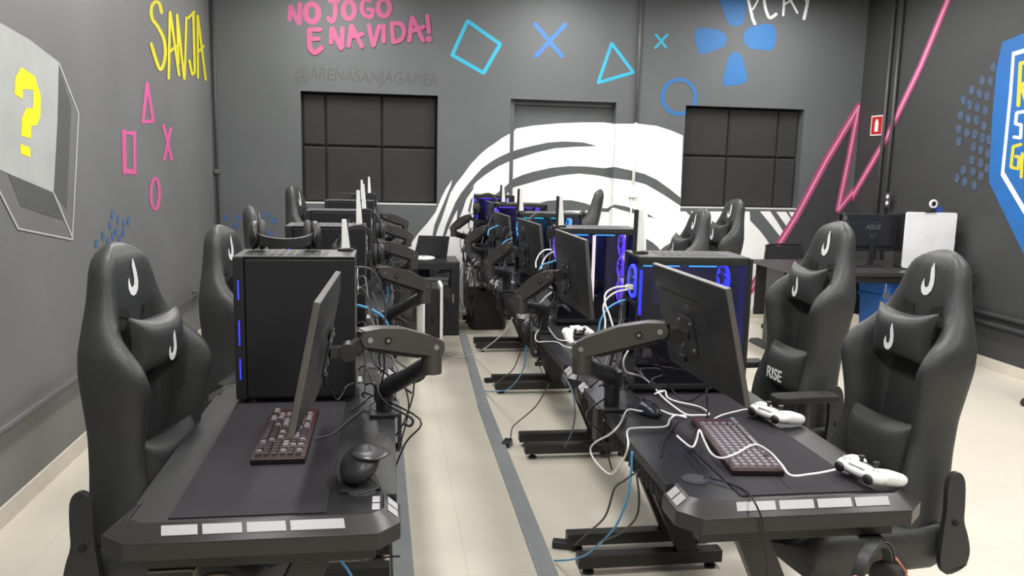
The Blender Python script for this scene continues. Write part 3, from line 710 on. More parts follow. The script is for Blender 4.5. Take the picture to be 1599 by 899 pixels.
# ---------------------------------------------------------------- desks
ORD = ['nearest', 'second', 'third', 'fourth', 'farthest']
Y0 = [1.76+1.245*i for i in range(5)]
XE = {-1: 0.02, 1: 0.70}
def base(s, i): return (XE[s], Y0[i], 0)
def mir(m, s):
    if s < 0: m.v = [Vector((-v.x, v.y, v.z)) for v in m.v]
    return m
DTOP = mat('desk_carbon_top', (35, 35, 37), 0.42, bump=0.12, bscale=500, var=.05)
DFR = mat('desk_frame_steel', (44, 43, 42), 0.42, metal=.2); DCAP = mat('desk_cap_plastic', (42, 41, 42), 0.35, var=.03)
DSTR = mat('desk_strip_white', (168, 168, 172), 0.4)
def make_desk(s, i):
    side = 'left' if s < 0 else 'right'
    LN = 1.205 if i < 4 else 1.20
    lab = {0: 'black gaming desk with white dashes on its near edge, front of the %s row', 1: 'black gaming desk directly behind the front desk in the %s row', 2: 'black gaming desk in the middle of the %s row',
           3: 'black gaming desk fourth from the camera in the %s row', 4: 'black gaming desk at the far end of the %s row by the wall'}[i] % side
    t = empty('gaming_desk', base(s, i), 0, lab, 'desk', 'gaming desks of the %s row' % side)
    pe = [(0,.15),(.0335,.15),(.0335,.068),(.065,.0395),(.558,.0395),(.5885,.068),(.5865,.15),(.60,.15)]
    pl = pe+[(x, LN-y) for x, y in pe[::-1]]
    mir(MB().prism(pl, TR((0,0,.722)), .028), s).build('desktop', DTOP, t, bevel=.002)
    for e in (0, 1):
        Fy = (lambda y: y) if e == 0 else (lambda y: LN-y)
        out = [(-.008,.15),(-.008,.05),(.042,-.004),(.585,-.004),(.645,.05),(.625,.15)]
        inn = [(.030,.15),(.030,.065),(.062,.036),(.560,.036),(.592,.065),(.590,.15)]
        mid = [(.034,.15),(.034,.068),(.065,.040),(.558,.040),(.588,.068),(.586,.15)]
        rows = [[Vector((x, Fy(y), .684)) for x, y in out], [Vector((x, Fy(y), .722)) for x, y in out], [Vector((x, Fy(y), .7545)) for x, y in inn], [Vector((x, Fy(y), .7505)) for x, y in mid]]
        rows.append([Vector((x, Fy(y), .69)) for x, y in mid])
        c = mir(MB().grid(rows), s).build('end_cap', DCAP, t, bevel=.003)
        def onslope(x, f): # point on the sloping near face
            y = -.004+(.036+.004)*f; z = .722+(.7545-.722)*f; return Vector((x, Fy(y-.0012), z+.0012))
        xs_ = [(.120,.238),(.248,.332),(.342,.426),(.436,.512)] if s < 0 else [(.135,.235),(.245,.335),(.345,.435),(.445,.535)]
        for a, b in xs_:
            m = MB().add([onslope(a-.004,.34), onslope(b-.004,.34), onslope(b,.80), onslope(a,.80)], [(0,1,2,3)])
            m.add([v+Vector((0,0,-.001)) for v in m.v[:4]], [(0,1,2,3)])
            mir(m, s).build('edge_stripe', DSTR, c, fix=False)
        def onside(y, f):
            x = -.008+(.030+.008)*f; z = .722+(.7545-.722)*f; return Vector((x-.0012, Fy(y), z+.0012))
        for a, b in ((.062,.098),(.104,.140)):
            m = MB().add([onside(a,.2), onside(b,.2), onside(b,.8), onside(a,.8)], [(0,1,2,3)])
            mir(m, s).build('edge_stripe', DSTR, c, fix=False)
        if True:
            for a, b in ((.062,.098),(.104,.140)):
                m = MB().add([(.040, Fy(a), .7512),(.058, Fy(a), .7512),(.058, Fy(b), .7512),(.040, Fy(b), .7512)], [(0,1,2,3)])
                if s < 0: mir(m, s).build('edge_stripe', DSTR, c, fix=False)
    fm = MB()
    fm.box(.05,.56,.03,.075,.645,.70).box(.05,.56,LN-.075,LN-.03,.645,.70).box(.06,.10,.07,LN-.07,.66,.71).box(.50,.54,.07,LN-.07,.66,.71)
    mir(fm, s).build('under_frame', DFR, t, bevel=.003)
    for y in (.06, LN-.09):
        m = MB().bar((.18,y,.675),(.458,y,.06),.045,.078,(1,0,0))
        l = mir(m, s).build('leg', DFR, t, bevel=.003)
        m = MB().box(.015,.59,y-.028,y+.028,.028,.078)
        f = mir(m, s).build('foot_bar', DFR, t, bevel=.004)
        for x in (.06,.55):
            m = MB().cyl((x,y,0),(x,y,.010),.022,n=14).cyl((x,y,.010),(x,y,.03),.008,n=8)
            mir(m, s).build('levelling_foot', MATT(), f, smooth=True, auto=40)
    # cable comb below the rear edge
    m = MB().box(.012,.022,.22,.75,.690,.7215)
    for k in range(12): m.box(.008,.026,.24+k*.042,.25+k*.042,.665,.700)
    mir(m, s).build('cable_comb', MATT(), t, bevel=.001)
    # round cable grommet
    m = MB().cyl((.085,.17,.7495),(.085,.17,.7535),.034,n=28).cyl((.085,.17,.7535),(.085,.17,.7545),.028,n=28)
    mir(m, s).build('grommet', mat('grommet_grey', (66,66,68), .4), t, smooth=True, auto=40)
    return t
desks = {}
for i in range(5):
    for s in (-1, 1): desks[s, i] = make_desk(s, i)
def mat_pad(s, i):
    m = MB().box(.16,.505,.055,.935,.7545 if False else .7503,.7535)
    o = mir(m, s).build('desk_mat', mat('desk_mat_fabric', (43,41,46), .8, spec=.3, bump=.25, bscale=600, var=.05), None, bevel=.0015)
    o.location = base(s, i); side = 'left' if s < 0 else 'right'
    tag(o, 'large dark fabric desk mat on the front desk of the %s row' % side if i == 0 else 'dark desk mat on the second desk of the %s row' % side, 'desk mat')
mat_pad(-1, 0); mat_pad(1, 0); mat_pad(1, 1)

# ---------------------------------------------------------------- computer towers
def fan(parent, c, r, led, s, ax='x'):
    """axis along x"""
    f = empty('cooling_fan', c, 0); f.parent = parent
    n = 24
    ring = [(0.0, r*math.cos(2*PI*k/n), r*math.sin(2*PI*k/n)) for k in range(n)]
    MB().tube(ring, .0075, 6, closed=True).build('light_ring', led, f, smooth=True)
    ring2 = [(0.0, r*.45*math.cos(2*PI*k/n), r*.45*math.sin(2*PI*k/n)) for k in range(n)]
    MB().tube(ring2, .004, 6, closed=True).build('light_ring', led, f, smooth=True)
    m = MB().cyl((-.008,0,0),(.008,0,0),r*.35,n=16)
    for k in range(7):
        a = 2*PI*k/7; a2 = a+.6
        m.add([(-.006, r*.3*math.cos(a), r*.3*math.sin(a)),(-.008, r*.92*math.cos(a+.1), r*.92*math.sin(a+.1)),(.006, r*.92*math.cos(a2), r*.92*math.sin(a2)),(.006, r*.3*math.cos(a+.5), r*.3*math.sin(a+.5))],[(0,1,2,3)])
    m.build('fan_blades', mat('fan_smoke', (70,66,90), .4), f, smooth=True, auto=30)
def make_tower(s, i, x0, x1, y, zt, led, led2, lab, rz=0.0, fine=True):
    """x0..x1: distance of the rear and the front face from the desk's rear edge; near panel at y"""
    side = 'left' if s < 0 else 'right'
    H_ = zt-.7505; Wd = .215; Ln = x1-x0
    t = empty('computer_tower', (XE[s]+s*x0, y, .7505 if i < 5 else .7505), rz, lab, 'computer tower', 'computer towers on the %s row' % side)
    fz = .014
    for (fx, fy) in ((.03,.03),(Ln-.05,.03),(.03,Wd-.03),(Ln-.05,Wd-.03)):
        mir(MB().cyl((fx,fy,0),(fx,fy,fz+.002),.016,n=12), s).build('foot', MATT(), t, smooth=True, auto=40)
    tk = .004
    if s < 0:
        mir(MB().box(0,Ln-.035,.008,Wd-.008,fz,H_-.004), s).build('case_body', CASE(), t, bevel=.002)
        mir(MB().box(.004,Ln-.037,0,.007,fz+.008,H_-.012), s).build('side_panel', mat('side_panel_black', (30,31,34), .38, var=.03), t, bevel=.0015)
        mir(MB().box(Ln-.034,Ln,-.001,Wd+.001,fz,H_-.002), s).build('front_panel', CASE(), t, bevel=.003)
        for (a, b) in ((.16,.29),(.43,.60),(.69,.83)):
            mir(MB().box(Ln-.0175,Ln-.0140,-.0030,-.0010,H_*(1-b),H_*(1-a)), s).build('light_strip', led, t)
    else:
        mir(MB().box(0,Ln-.03,Wd-.006,Wd,fz,H_-.004).box(0,Ln-.03,0,Wd,fz,fz+.006).box(0,Ln,0,Wd,H_-.012,H_-.004).box(0,Ln,.0,.012,H_-.03,H_-.012).box(0,Ln,0,.012,fz,fz+.02)
            .box(Ln-.012,Ln,0,.012,fz,H_-.01), s).build('case_body', CASE(), t, bevel=.001)
        mir(MB().box(Ln-.008,Ln+.012,0,Wd,fz,H_-.004), s).build('front_panel', CASE(), t, bevel=.003)
        mir(MB().box(0,.004,0,Wd,fz,.10).box(0,.004,0,.02,.10,H_-.01).box(0,.004,Wd-.045,Wd,.10,H_-.01).box(0,.004,0,Wd,.31 if H_>.3 else .2,.325 if H_>.3 else .22), s).build('rear_panel', CASE(), t)
        mir(MB().box(.006,Ln-.06,.004,Wd-.01,fz+.01,.105), s).build('power_supply_shroud', CASE(), t, bevel=.002)
        mir(MB().box(.02,Ln-.12,Wd-.02,Wd-.012,.12,H_-.05), s).build('motherboard', mat('circuit_board', (34,33,48), .5, var=.3, vscale=60), t)
        mir(MB().box(.01,Ln-.14,.03,Wd-.03,.19,.225), s).build('graphics_card', mat('card_shroud', (52,50,58), .4), t, bevel=.003)
        mir(MB().box(.09,.17,Wd-.08,Wd-.02,.30,.38).box(.2,.235,Wd-.06,Wd-.02,.28,.40), s).build('cooler_block', mat('cooler_dark', (60,58,70), .3), t, bevel=.004)
        for (a, b) in ((.02,.15),(.185,.285)):
            mir(MB().box(a,b,.014,.020,H_-.036,H_-.028), s).build('glow_bar', led2, t)
        mir(MB().box(.012,.02,.02,.03,.28,H_-.05), s).build('glow_bar', led, t)
        for k in range(3):
            fan(t, (s*(Ln-.055), Wd/2, .105+.058+k*.118), .052, led, s)
        fan(t, (s*.008, Wd/2, H_-.10), .055, led, s)
        mir(MB().box(.004,Ln-.008,.0005,.0038,fz+.021,H_-.031), s).build('glass_panel', glass(), t)
        ld = bpy.data.lights.new('case_light', 'POINT'); ld.energy = .55; ld.shadow_soft_size = .04; ld.color = (.36,.30,1.0) if i != 2 else (.15,.6,1.0)
        lo = bpy.data.objects.new('case_light', ld); COL.objects.link(lo); lo.parent = t; lo.location = (Ln*.5, .05, H_-.07)
    m = MB().box(0,Ln-.002,.001,Wd-.001,H_-.004,H_)
    mir(m, s).build('top_panel', mat('case_top', (64,65,67), .5), t, bevel=.0015)
    m = MB()
    for k in range(9): m.box(.09+k*.028,.107+k*.028,.045,Wd-.045,H_,H_+.0015)
    mir(m, s).build('top_vent', mat('vent_mesh', (74,75,77), .7), t)
    # the rear
    if s < 0:
        m = MB().box(-.003,0,.015,.06,H_*.42,H_-.05); mir(m, s).build('io_plate', STEEL(), t, bevel=.0005)
        m = MB().box(-.003,0,.02,Wd-.03,.03,.11); mir(m, s).build('power_supply', mat('psu_grey', (90,90,92), .5), t)
        for k in range(5): mir(MB().box(-.004,0,.03,Wd-.09,.135+k*.02,.150+k*.02), s).build('slot_cover', STEEL(), t)
        r = .045
        rg = [(-.004,.14+r*math.cos(2*PI*k/20),H_-.10+r*math.sin(2*PI*k/20)) for k in range(20)]
        m = MB().tube(rg,.003,6,closed=True); 
        for q in (.3,.6): m.tube([(-.004,.14+r*q*math.cos(2*PI*k/20),H_-.10+r*q*math.sin(2*PI*k/20)) for k in range(20)],.0015,5,closed=True)
        mir(m, s).build('fan_grille', STEEL(), t, smooth=True)
        mir(MB().box(-.006,-.003,.03,.05,.19,.198), s).build('status_light', LEDG() if i != 0 else LEDP(), t)
    return t
TL = ['large black computer tower at the front of the left row with a headset on top',
      'black computer tower second in the left row, blue lights on its front edge', 'black computer tower third in the left row, its grey top edge showing',
      'black computer tower fourth in the left row, only its top showing', 'black computer tower at the far end of the left row below the window']
TRL = ['black computer tower with violet fan lights behind the big monitor, front of the right row', 'computer tower with a vertical white streak and violet fans, second of the right row',
       'computer tower with teal lights, third of the right row', 'computer tower with violet light bars, fourth of the right row', 'computer tower with blue lights at the far end of the right row']
leds = [(LEDB(), LEDC()), (LEDP(), LEDC()), (LEDC(), LEDT()), (LEDP(), LEDP()), (LEDB(), LEDP())]
towers = {}
for i in range(5):
    yl = [2.70, 3.95, 5.17, 6.38, 7.55][i]
    towers[-1, i] = make_tower(-1, i, .13, [.513,.50,.525,.50,.36][i], yl, [1.237,1.237,1.237,1.240,1.245][i], LEDB(), LEDB(), TL[i])
    yr = [2.73, 3.95, 5.15, 6.33, 7.4][i]
    towers[1, i] = make_tower(1, i, [.16,.13,.13,.13,.08][i], [.56,.53,.52,.52,.42][i], yr, [1.240,1.240,1.240,1.240,1.262][i], leds[i][0], leds[i][1], TRL[i], rz=[-.05,-.03,0,0,0][i])
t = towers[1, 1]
MB().box(.172,.187,.006,.012,.125,.455).build('glow_bar', WSTREAK(), t)  # emissive white strip stands for the bright streak in the glass
t = towers[1, 0]
MB().box(.045,.075,.05,.06,.12,.150).build('card_plate', mat('plate_beige', (190,175,160), .4), t)

# aerials on the towers: two tapered blades on a magnetic base
def antenna(p, h, lab, side, blade2=True, lean=0.0):
    t = empty('wifi_antenna', p, 0, lab, 'antenna', 'white tapered antennas on the %s row' % side)
    MB().prism([(-.028,-.018),(.024,-.022),(.028,.018),(-.024,.02)], TR((0,0,0)), .007).build('antenna_base', MATT(), t, bevel=.002)
    T = TR((0,0,.006), ry=lean)
    def blade(x0, y0, y1, nm, m_):
        m = MB(); w0, w1 = .0145, .0095
        vs = [(x0-w0,y0,0),(x0+w0,y0,.003),(x0+w0,y1,.003),(x0-w0,y1,0),(x0-w1-.003,y0,h),(x0+w1-.007,y0,h),(x0+w1-.007,y1,h),(x0-w1-.003,y1,h)]
        m.add([T @ Vector(v) for v in vs], [(3,2,1,0),(4,5,6,7),(0,1,5,4),(1,2,6,5),(2,3,7,6),(3,0,4,7)])
        m.build(nm, m_, t, bevel=.0012)
    blade(0, -.006, .002, 'white_blade', WHT())
    if blade2: blade(.004 if side == 'left' else -.014, .004, .009, 'dark_blade', MATT())
    return t
for (px, pt, pb, yy, lab, side) in [(540,345,388,2.88,'white antenna on the front left tower, largest of the left row','left'), (561,299,346,3.98,'white antenna second in the left row, on the second tower','left'),
                            (568.5,289,323,5.2,'white antenna third in the left row, above the third tower','left'), (566,282,312,6.42,'short white antenna tip fourth in the left row','left'),
                            (577,277,302,7.58,'small white antenna at the far end of the left row','left'),
                            (1000,330,391,2.83,'white antenna on the front right tower, largest of the right row','right'), (876,308,352,4.02,'white antenna with a dark twin blade on the second right tower','right'),
                            (814,296,329,5.22,'white antenna on the third right tower, before the mural','right'), (786,290,318,6.4,'thin white antenna on the fourth right tower','right')]:
    pb_ = ony(px, pb, yy); z0 = 1.2415 if side == 'right' else 1.2385
    if yy > 6 and side == 'left': z0 = 1.2415 if yy < 7 else 1.2465
    h = max(.06, ony(px, pt, yy).z - z0)
    antenna((pb_.x, yy, z0), h, lab, side)

# ---------------------------------------------------------------- monitors and their arms
MONB = mat('monitor_back', (38,39,42), .42, bump=.08, bscale=400, var=.03); BEZ = mat('monitor_edge', (86,83,80), .4)
SCR = mat('screen_off', (12,12,14), .15)
def make_monitor(s, loc, yaw, tilt, lab, side):
    t = empty('monitor', loc, 0, lab, 'monitor', 'monitors on arms in the %s row' % side)
    t.rotation_euler = (0, tilt*s, yaw)
    t.rotation_mode = 'XYZ'
    h, wd = .165, .27
    mir(MB().box(-.010,.006,-wd,wd,-h,h), s).build('housing', BEZ, t, bevel=.003)
    mir(MB().box(.006,.0075,-wd+.008,wd-.008,-h+.016,h-.008), s).build('screen', SCR, t)
    m = MB(); a = [(-.010,-wd+.004,-h+.004),(-.010,wd-.004,-h+.004),(-.010,wd-.004,h-.004),(-.010,-wd+.004,h-.004)]
    b = [(-.020,-wd+.03,-h+.03),(-.020,wd-.03,-h+.03),(-.020,wd-.03,h-.05),(-.020,-wd+.03,h-.05)]
    c = [(-.034,-.16,-h+.035),(-.034,.16,-h+.035),(-.034,.14,h-.13),(-.034,-.14,h-.13)]
    m.add(a+b, [(0,1,5,4),(1,2,6,5),(2,3,7,6),(3,0,4,7),(4,5,6,7)])
    mir(m, s).build('back_cover', MONB, t, bevel=.002)
    m = MB(); bb = [(-.0198,-.15,-h+.035),(-.0198,.15,-h+.035),(-.0198,.13,h-.11),(-.0198,-.13,h-.11)]
    cc = [(-.032,-.12,-h+.05),(-.032,.12,-h+.05),(-.032,.10,h-.135),(-.032,-.10,h-.135)]
    m.add(bb+cc, [(0,1,5,4),(1,2,6,5),(2,3,7,6),(3,0,4,7),(4,5,6,7)]); mir(m, s).build('electronics_bulge', MONB, t, bevel=.003)
    m = MB().box(-.0212,-.0200,-.20,.20,h-.068,h-.062); mir(m, s).build('vent_groove', mat('slot_black', (14,14,15), .8), t)
    lg = mat('monitor_mark', (120,120,122), .4, metal=.5)
    m = MB().add([(-.0212,-.016,h-.092),(-.0212,.014,h-.092),(-.0212,.018,h-.087),(-.0212,-.012,h-.087)], [(0,1,2,3)]).add([(-.0212,-.022,h-.100),(-.0212,.010,h-.100),(-.0212,.014,h-.096),(-.0212,-.018,h-.096)], [(0,1,2,3)])
    mir(m, s).build('maker_mark', lg, t, fix=False)
    mir(MB().box(-.040,-.032,.05,.09,-h+.055,-h+.075), s).build('port_block', MATT(), t, bevel=.002)
    return t
def make_arm(s, i, P0, P1, P2, P3, lab):
    """P0 base on the desk edge, P1 elbow, P2 end of the spring arm, P3 plate centre; desk-local"""
    side = 'left' if s < 0 else 'right'
    t = empty('monitor_mount', base(s, i), 0, lab, 'monitor arm', 'monitor arms of the %s row' % side)
    V = Vector; P0, P1, P2, P3 = V(P0), V(P1), V(P2), V(P3)
    m = MB().box(P0.x-.045,P0.x+.045,P0.y-.05,P0.y+.05,.7505,.762); mir(m, s).build('base_plate', BLK(), t, bevel=.003)
    m = MB().box(P0.x-.055,P0.x-.043,P0.y-.03,P0.y+.03,.64,.758).box(P0.x-.05,P0.x+.02,P0.y-.03,P0.y+.03,.632,.642).cyl((P0.x-.015,P0.y,.642),(P0.x-.015,P0.y,.71),.008,n=10).cyl((P0.x-.015,P0.y,.585),(P0.x-.015,P0.y,.60),.02,n=12).cyl((P0.x-.015,P0.y,.60),(P0.x-.015,P0.y,.632),.006,n=8)
    mir(m, s).build('desk_clamp', BLK(), t, bevel=.0015)
    zp = P0.z
    m = MB().cyl((P0.x,P0.y,.76),(P0.x,P0.y,zp+.03),.026,n=20).cyl((P0.x,P0.y,zp-.02),(P0.x,P0.y,zp+.035),.032,n=20)
    mir(m, s).build('post', ARM() if False else BLK(), t, smooth=True, auto=40)
    a = V((P0.x,P0.y,zp+.01)); b = V((P1.x,P1.y,P1.z-.045)); mid = (a+b)/2+V((0,0,.0))
    m = MB().tube([a, a.lerp(b,.15)+V((0,0,.004)), mid, b], [.030,.029,.026,.027], 12, flat=.9)
    mir(m, s).build('lower_arm', BLK(), t, smooth=True)
    m = MB().cyl((P1.x,P1.y,P1.z-.075),(P1.x,P1.y,P1.z+.02),.029,n=20); mir(m, s).build('elbow', ARM(), t, smooth=True, auto=40)
    d = (P2-P1); Lg = math.hypot(d.x, d.y); L3 = d.length
    ux = d.normalized(); sd = ux.cross(V((0,0,1))).normalized(); uz = sd.cross(ux)
    T = Matrix(((ux.x,uz.x,sd.x,P1.x-sd.x*.026),(ux.y,uz.y,sd.y,P1.y-sd.y*.026),(ux.z,uz.z,sd.z,P1.z-sd.z*.026),(0,0,0,1)))
    pf = [(-.025,-.022),(-.03,.0),(-.022,.022),(.02,.034),(L3*.5,.045),(L3*.85,.038),(L3+.012,.026),(L3+.018,.0),(L3+.006,-.016),(L3*.5,-.020)]
    up = mir(MB().prism(pf, T, .052), s).build('spring_arm', ARM(), t, bevel=.008, seg=3)
    pf2 = [(.0,-.02),(L3*.5,-.019),(L3*.97,-.015),(L3*.9,-.03),(L3*.2,-.034)]
    T2 = T @ Matrix.Translation((0,0,.012)); mir(MB().prism(pf2, T2, .028), s).build('spring_cover', MATT(), t, bevel=.002)
    for q in (.055,):
        for sgn in (0, 1):
            c = T @ V((L3*.72, .008, -.0015 if sgn == 0 else .0535)); nrm = sd*(.002 if sgn else -.002)
            m = MB().cyl(c, c+nrm, .010, n=16); mir(m, s).build('maker_badge', mat('slot_black', (14,14,15), .8), up, smooth=True, auto=40)
            m = MB().cyl(c+nrm*.9, c+nrm*1.3, .005, n=12); mir(m, s).build('badge_centre', STEEL(), up, smooth=True, auto=40)
            for f_ in (.0, .97):
                c2 = T @ V((L3*f_, .004, -.001 if sgn == 0 else .053)); m = MB().cyl(c2, c2+nrm, .008, n=12); mir(m, s).build('pivot_screw', STEEL(), up, smooth=True, auto=40)
    # wrist: hinge, swivel and plate
    w0 = P2+V((0,0,0)); w1 = P2.lerp(P3,.45); w1.z = P3.z
    m = MB().cyl((w0.x,w0.y,w0.z-.025),(w0.x,w0.y,w0.z+.025),.018,n=14).bar(w0, w1, .03, .03); mir(m, s).build('wrist_link', BLK(), t, bevel=.002)
    m = MB().cyl(w1+V((0,-.026,0)), w1+V((0,.026,0)), .024, n=18).bar(w1, P3, .035, .028); mir(m, s).build('tilt_joint', BLK(), t, smooth=True, auto=40)
    pl = empty('mount_plate', (s*P3.x, P3.y, P3.z)); pl.parent = t
    return t, pl
def plate(pl, s, yaw, tilt):
    pl.rotation_euler = (0, tilt*s, yaw)
    pr = [(-.058,-.045),(-.045,-.058),(.045,-.058),(.058,-.045),(.058,.045),(.045,.058),(-.045,.058),(-.058,.045)]
    mir(MB().prism(pr, FACE, .004), s).build('plate', BLK(), pl, bevel=.001)
    for a in (-.04,.04):
        for b in (-.04,.04): mir(MB().cyl((-.003,a,b),(.0,a,b),.0055,n=10), s).build('plate_screw', STEEL(), pl, smooth=True, auto=40)
LM = ['black flat monitor seen edge-on from behind over the keyboard, front of the left row', 'black monitor on an arm at the second desk of the left row', 'black monitor on an arm at the third desk of the left row',
      'black monitor on an arm at the fourth desk of the left row', 'black monitor on an arm at the last desk of the left row']
RM = ['large black monitor seen from behind, tilted, front of the right row', 'black monitor seen from behind on the second desk of the right row', 'black monitor seen from behind on the third desk of the right row',
      'black monitor on the fourth desk of the right row', 'black monitor at the far end of the right row']
ARML = ['gunmetal monitor arm holding the edge-on monitor, front of the left row', 'gunmetal monitor arm second in the left row, sloping down to its elbow', 'monitor arm third in the left row', 'monitor arm fourth in the left row', 'monitor arm at the far end of the left row']
ARMR = ['dark monitor arm holding the large front monitor of the right row', 'dark monitor arm second in the right row above the white controller', 'dark monitor arm third in the right row', 'dark monitor arm fourth in the right row', 'dark monitor arm at the far end of the right row, before the white wall']
ME = {(-1,0): (.208,.40,1.065,-.03), (1,0): (.195,.49,1.085,.04)}
for i in range(5):
    for s in (-1, 1):
        side = 'left' if s < 0 else 'right'
        lx, ly, lz, yaw = ME.get((s, i), (.20+random.uniform(-.02,.02), .45+random.uniform(-.04,.04), 1.075+random.uniform(-.03,.01) - (.0 if s > 0 else .04), random.uniform(-.05,.08)))
        if i == 4: ly -= .02
        if (s, i) == (1, 1): lz = 1.09; lx = .098; ly = .46; yaw = .03
        if (s, i) == (1, 2): lz = 1.06; yaw = .07; lx = .12
        if (s, i) == (1, 3): lz = 1.02; lx = .14; yaw = .06
        tilt = (-.20 if s < 0 else -.24) if i == 0 else -.12
        mo = make_monitor(s, (XE[s]+s*lx, Y0[i]+ly, lz), yaw, tilt, (LM if s < 0 else RM)[i], side)
        # plate just behind the cover
        Rm = Matrix.Rotation(yaw,3,'Z') @ Matrix.Rotation(tilt*s,3,'Y')
        off = Rm @ Vector((-.0365*s, 0, -.012)); off.x *= s
        P3 = Vector((lx+off.x, ly+off.y, lz+off.z))
        P0 = (.034, .80, .815 if s < 0 else .845)
        if s < 0:
            if i == 0: P1 = (-.100, .50, 1.035); P2 = (.085, .42, 1.075)
            else: P1 = (-.115+random.uniform(-.01,.015), .52, 1.005); P2 = (.07, .43, 1.07)
            if i == 1: P1 = (-.135, .62, 1.00); P2 = (.055, .50, 1.075)
        else:
            if i == 0: P1 = (-.125, .585, 1.005); P2 = (.095, .50, 1.075)
            else: P1 = (-.12+random.uniform(-.01,.02), .52, .97); P2 = (.0, .45, 1.07)
        ar, pl = make_arm(s, i, P0, P1, P2, P3, (ARML if s < 0 else ARMR)[i]); plate(pl, s, yaw, tilt)
# ---------------------------------------------------------------- keyboards, mice
KF = mat('keyboard_frame', (30, 17, 19), .4); KC = mat('keycap', (52, 46, 47), .5, var=.1); KC2 = mat('keycap_lit', (122, 116, 122), .5, var=.1)
def make_keyboard(s, loc, rz, lab, KC=KC):
    t = empty('keyboard', loc, rz, lab, 'keyboard', 'backlit keyboards on the front desks')
    mir(MB().box(-.070,.070,-.22,.22,.0,.016), s).build('keyboard_body', KF, t, bevel=.003)
    mir(MB().box(-.068,.068,-.217,.217,.016,.0175), s).build('key_plate', mat('key_plate_red', (52, 18, 20), .5), t)
    kme = None
    p = .0205
    kb = MB()
    h = .0165/2
    kb.add([(-h,-h,0),(h,-h,0),(h,h,0),(-h,h,0),(-h*.72,-h*.72,.008),(h*.72,-h*.72,.008),(h*.72,h*.72,.008),(-h*.72,h*.72,.008)],[(3,2,1,0),(4,5,6,7),(0,1,5,4),(1,2,6,5),(2,3,7,6),(3,0,4,7)])
    proto = kb.build('key', KC, t); first = True; alt = proto.data.copy(); alt.materials[0] = KC2; rk_ = random.Random(3)
    sp = MB(); h2 = .062
    sp.add([(-h,-h2,0),(h,-h2,0),(h,h2,0),(-h,h2,0),(-h*.72,-h2+.003,.008),(h*.72,-h2+.003,.008),(h*.72,h2-.003,.008),(-h*.72,h2-.003,.008)],[(3,2,1,0),(4,5,6,7),(0,1,5,4),(1,2,6,5),(2,3,7,6),(3,0,4,7)])
    for r in range(6):
        x = .053-r*.0208   # space bar row is nearest the player (local +x)
        if r == 0:
            o = sp.build('space_bar', KC, t); o.location = (s*x, -.02, .0175)
            ys = [-.2,-.18,-.16,-.13+.0,.078,.098,.118,.150,.170,.190]
            ys = [-.198,-.176,-.154,-.100+.0,.056,.078,.100,.122,.155,.176,.197]
            ys = [y for y in ys if not -.085 < y < .045]
        else: ys = [-.198+.0222*k for k in range(15)] + [.150,.172,.194]
        ys = sorted(set(round(y, 4) for y in ys)); ys = ys[:16] if r else ys
        for y in ys:
            if first: o = proto; first = False
            else: o = proto.copy(); COL.objects.link(o); o.parent = t
            o.location = (s*x, y, .0175)
            if o is not proto and rk_.random() < .45: o.data = alt
    return t
make_keyboard(-1, (-.288, 2.345, .7537), .0, 'black and red backlit keyboard below the edge-on monitor on the left front desk')
make_keyboard(1, (.985, 2.15, .7537), -.12, 'dark backlit keyboard under the white cables on the right front desk', KC2)
def superell(m, c, rx, ry, rz, T=None, n=16, k=10, zmin=-1, fn=None):
    rows = []
    for i in range(k+1):
        a = -PI/2+PI*i/k; r = []
        for j in range(n):
            b = 2*PI*j/n; v = Vector((rx*math.cos(a)*math.cos(b), ry*math.cos(a)*math.sin(b), max(zmin*rz, rz*math.sin(a))))
            if fn: v = fn(v)
            v = v+Vector(c); r.append(T @ v if T else v)
        rows.append(r)
    return m.grid(rows, True)
# vertical mouse, left desk
t = empty('vertical_mouse', (-.075, 1.985, .7505), .15, 'dark upright ergonomic mouse at the rear of the left front desk', 'mouse')
def tw(v):
    v = v.copy(); v.x += .028*(v.z+.03)/.06 - .01; v.z += .012*math.sin((v.y+.06)*14); return v
m = superell(MB(), (0,0,.043), .046, .066, .042, fn=tw, n=24, k=14, zmin=-.98); m.build('mouse_shell', mat('mouse_rubber', (44,44,46), .4), t, smooth=True)
m = superell(MB(), (.030,-.008,.080), .048, .052, .009, n=20, k=8); m.build('mouse_top', mat('mouse_gloss', (58,58,60), .28), t, smooth=True)
MB().cyl((.024,.022,.086),(.024,.022,.090),.010,n=16).build('scroll_ring', mat('mouse_ring', (170,170,172), .3, metal=.6), t, smooth=True, auto=40)
MB().box(-.05,.05,-.055,.055,0,.006).build('mouse_base', MATT(), t, bevel=.004)
# mouse, right desk
t = empty('mouse', (.842, 2.50, .7505), .2, 'low dark mouse with a bluish sheen behind the arm base on the right front desk', 'mouse')
superell(MB(), (0,0,.010), .033, .060, .030, n=24, k=12, zmin=-.3).build('mouse_shell', mat('mouse_blue_black', (38,40,56), .3), t, smooth=True)
MB().cyl((-.004,.03,.036),(.004,.03,.036),.008,n=14).build('scroll_wheel', MATT(), t, smooth=True, auto=40)

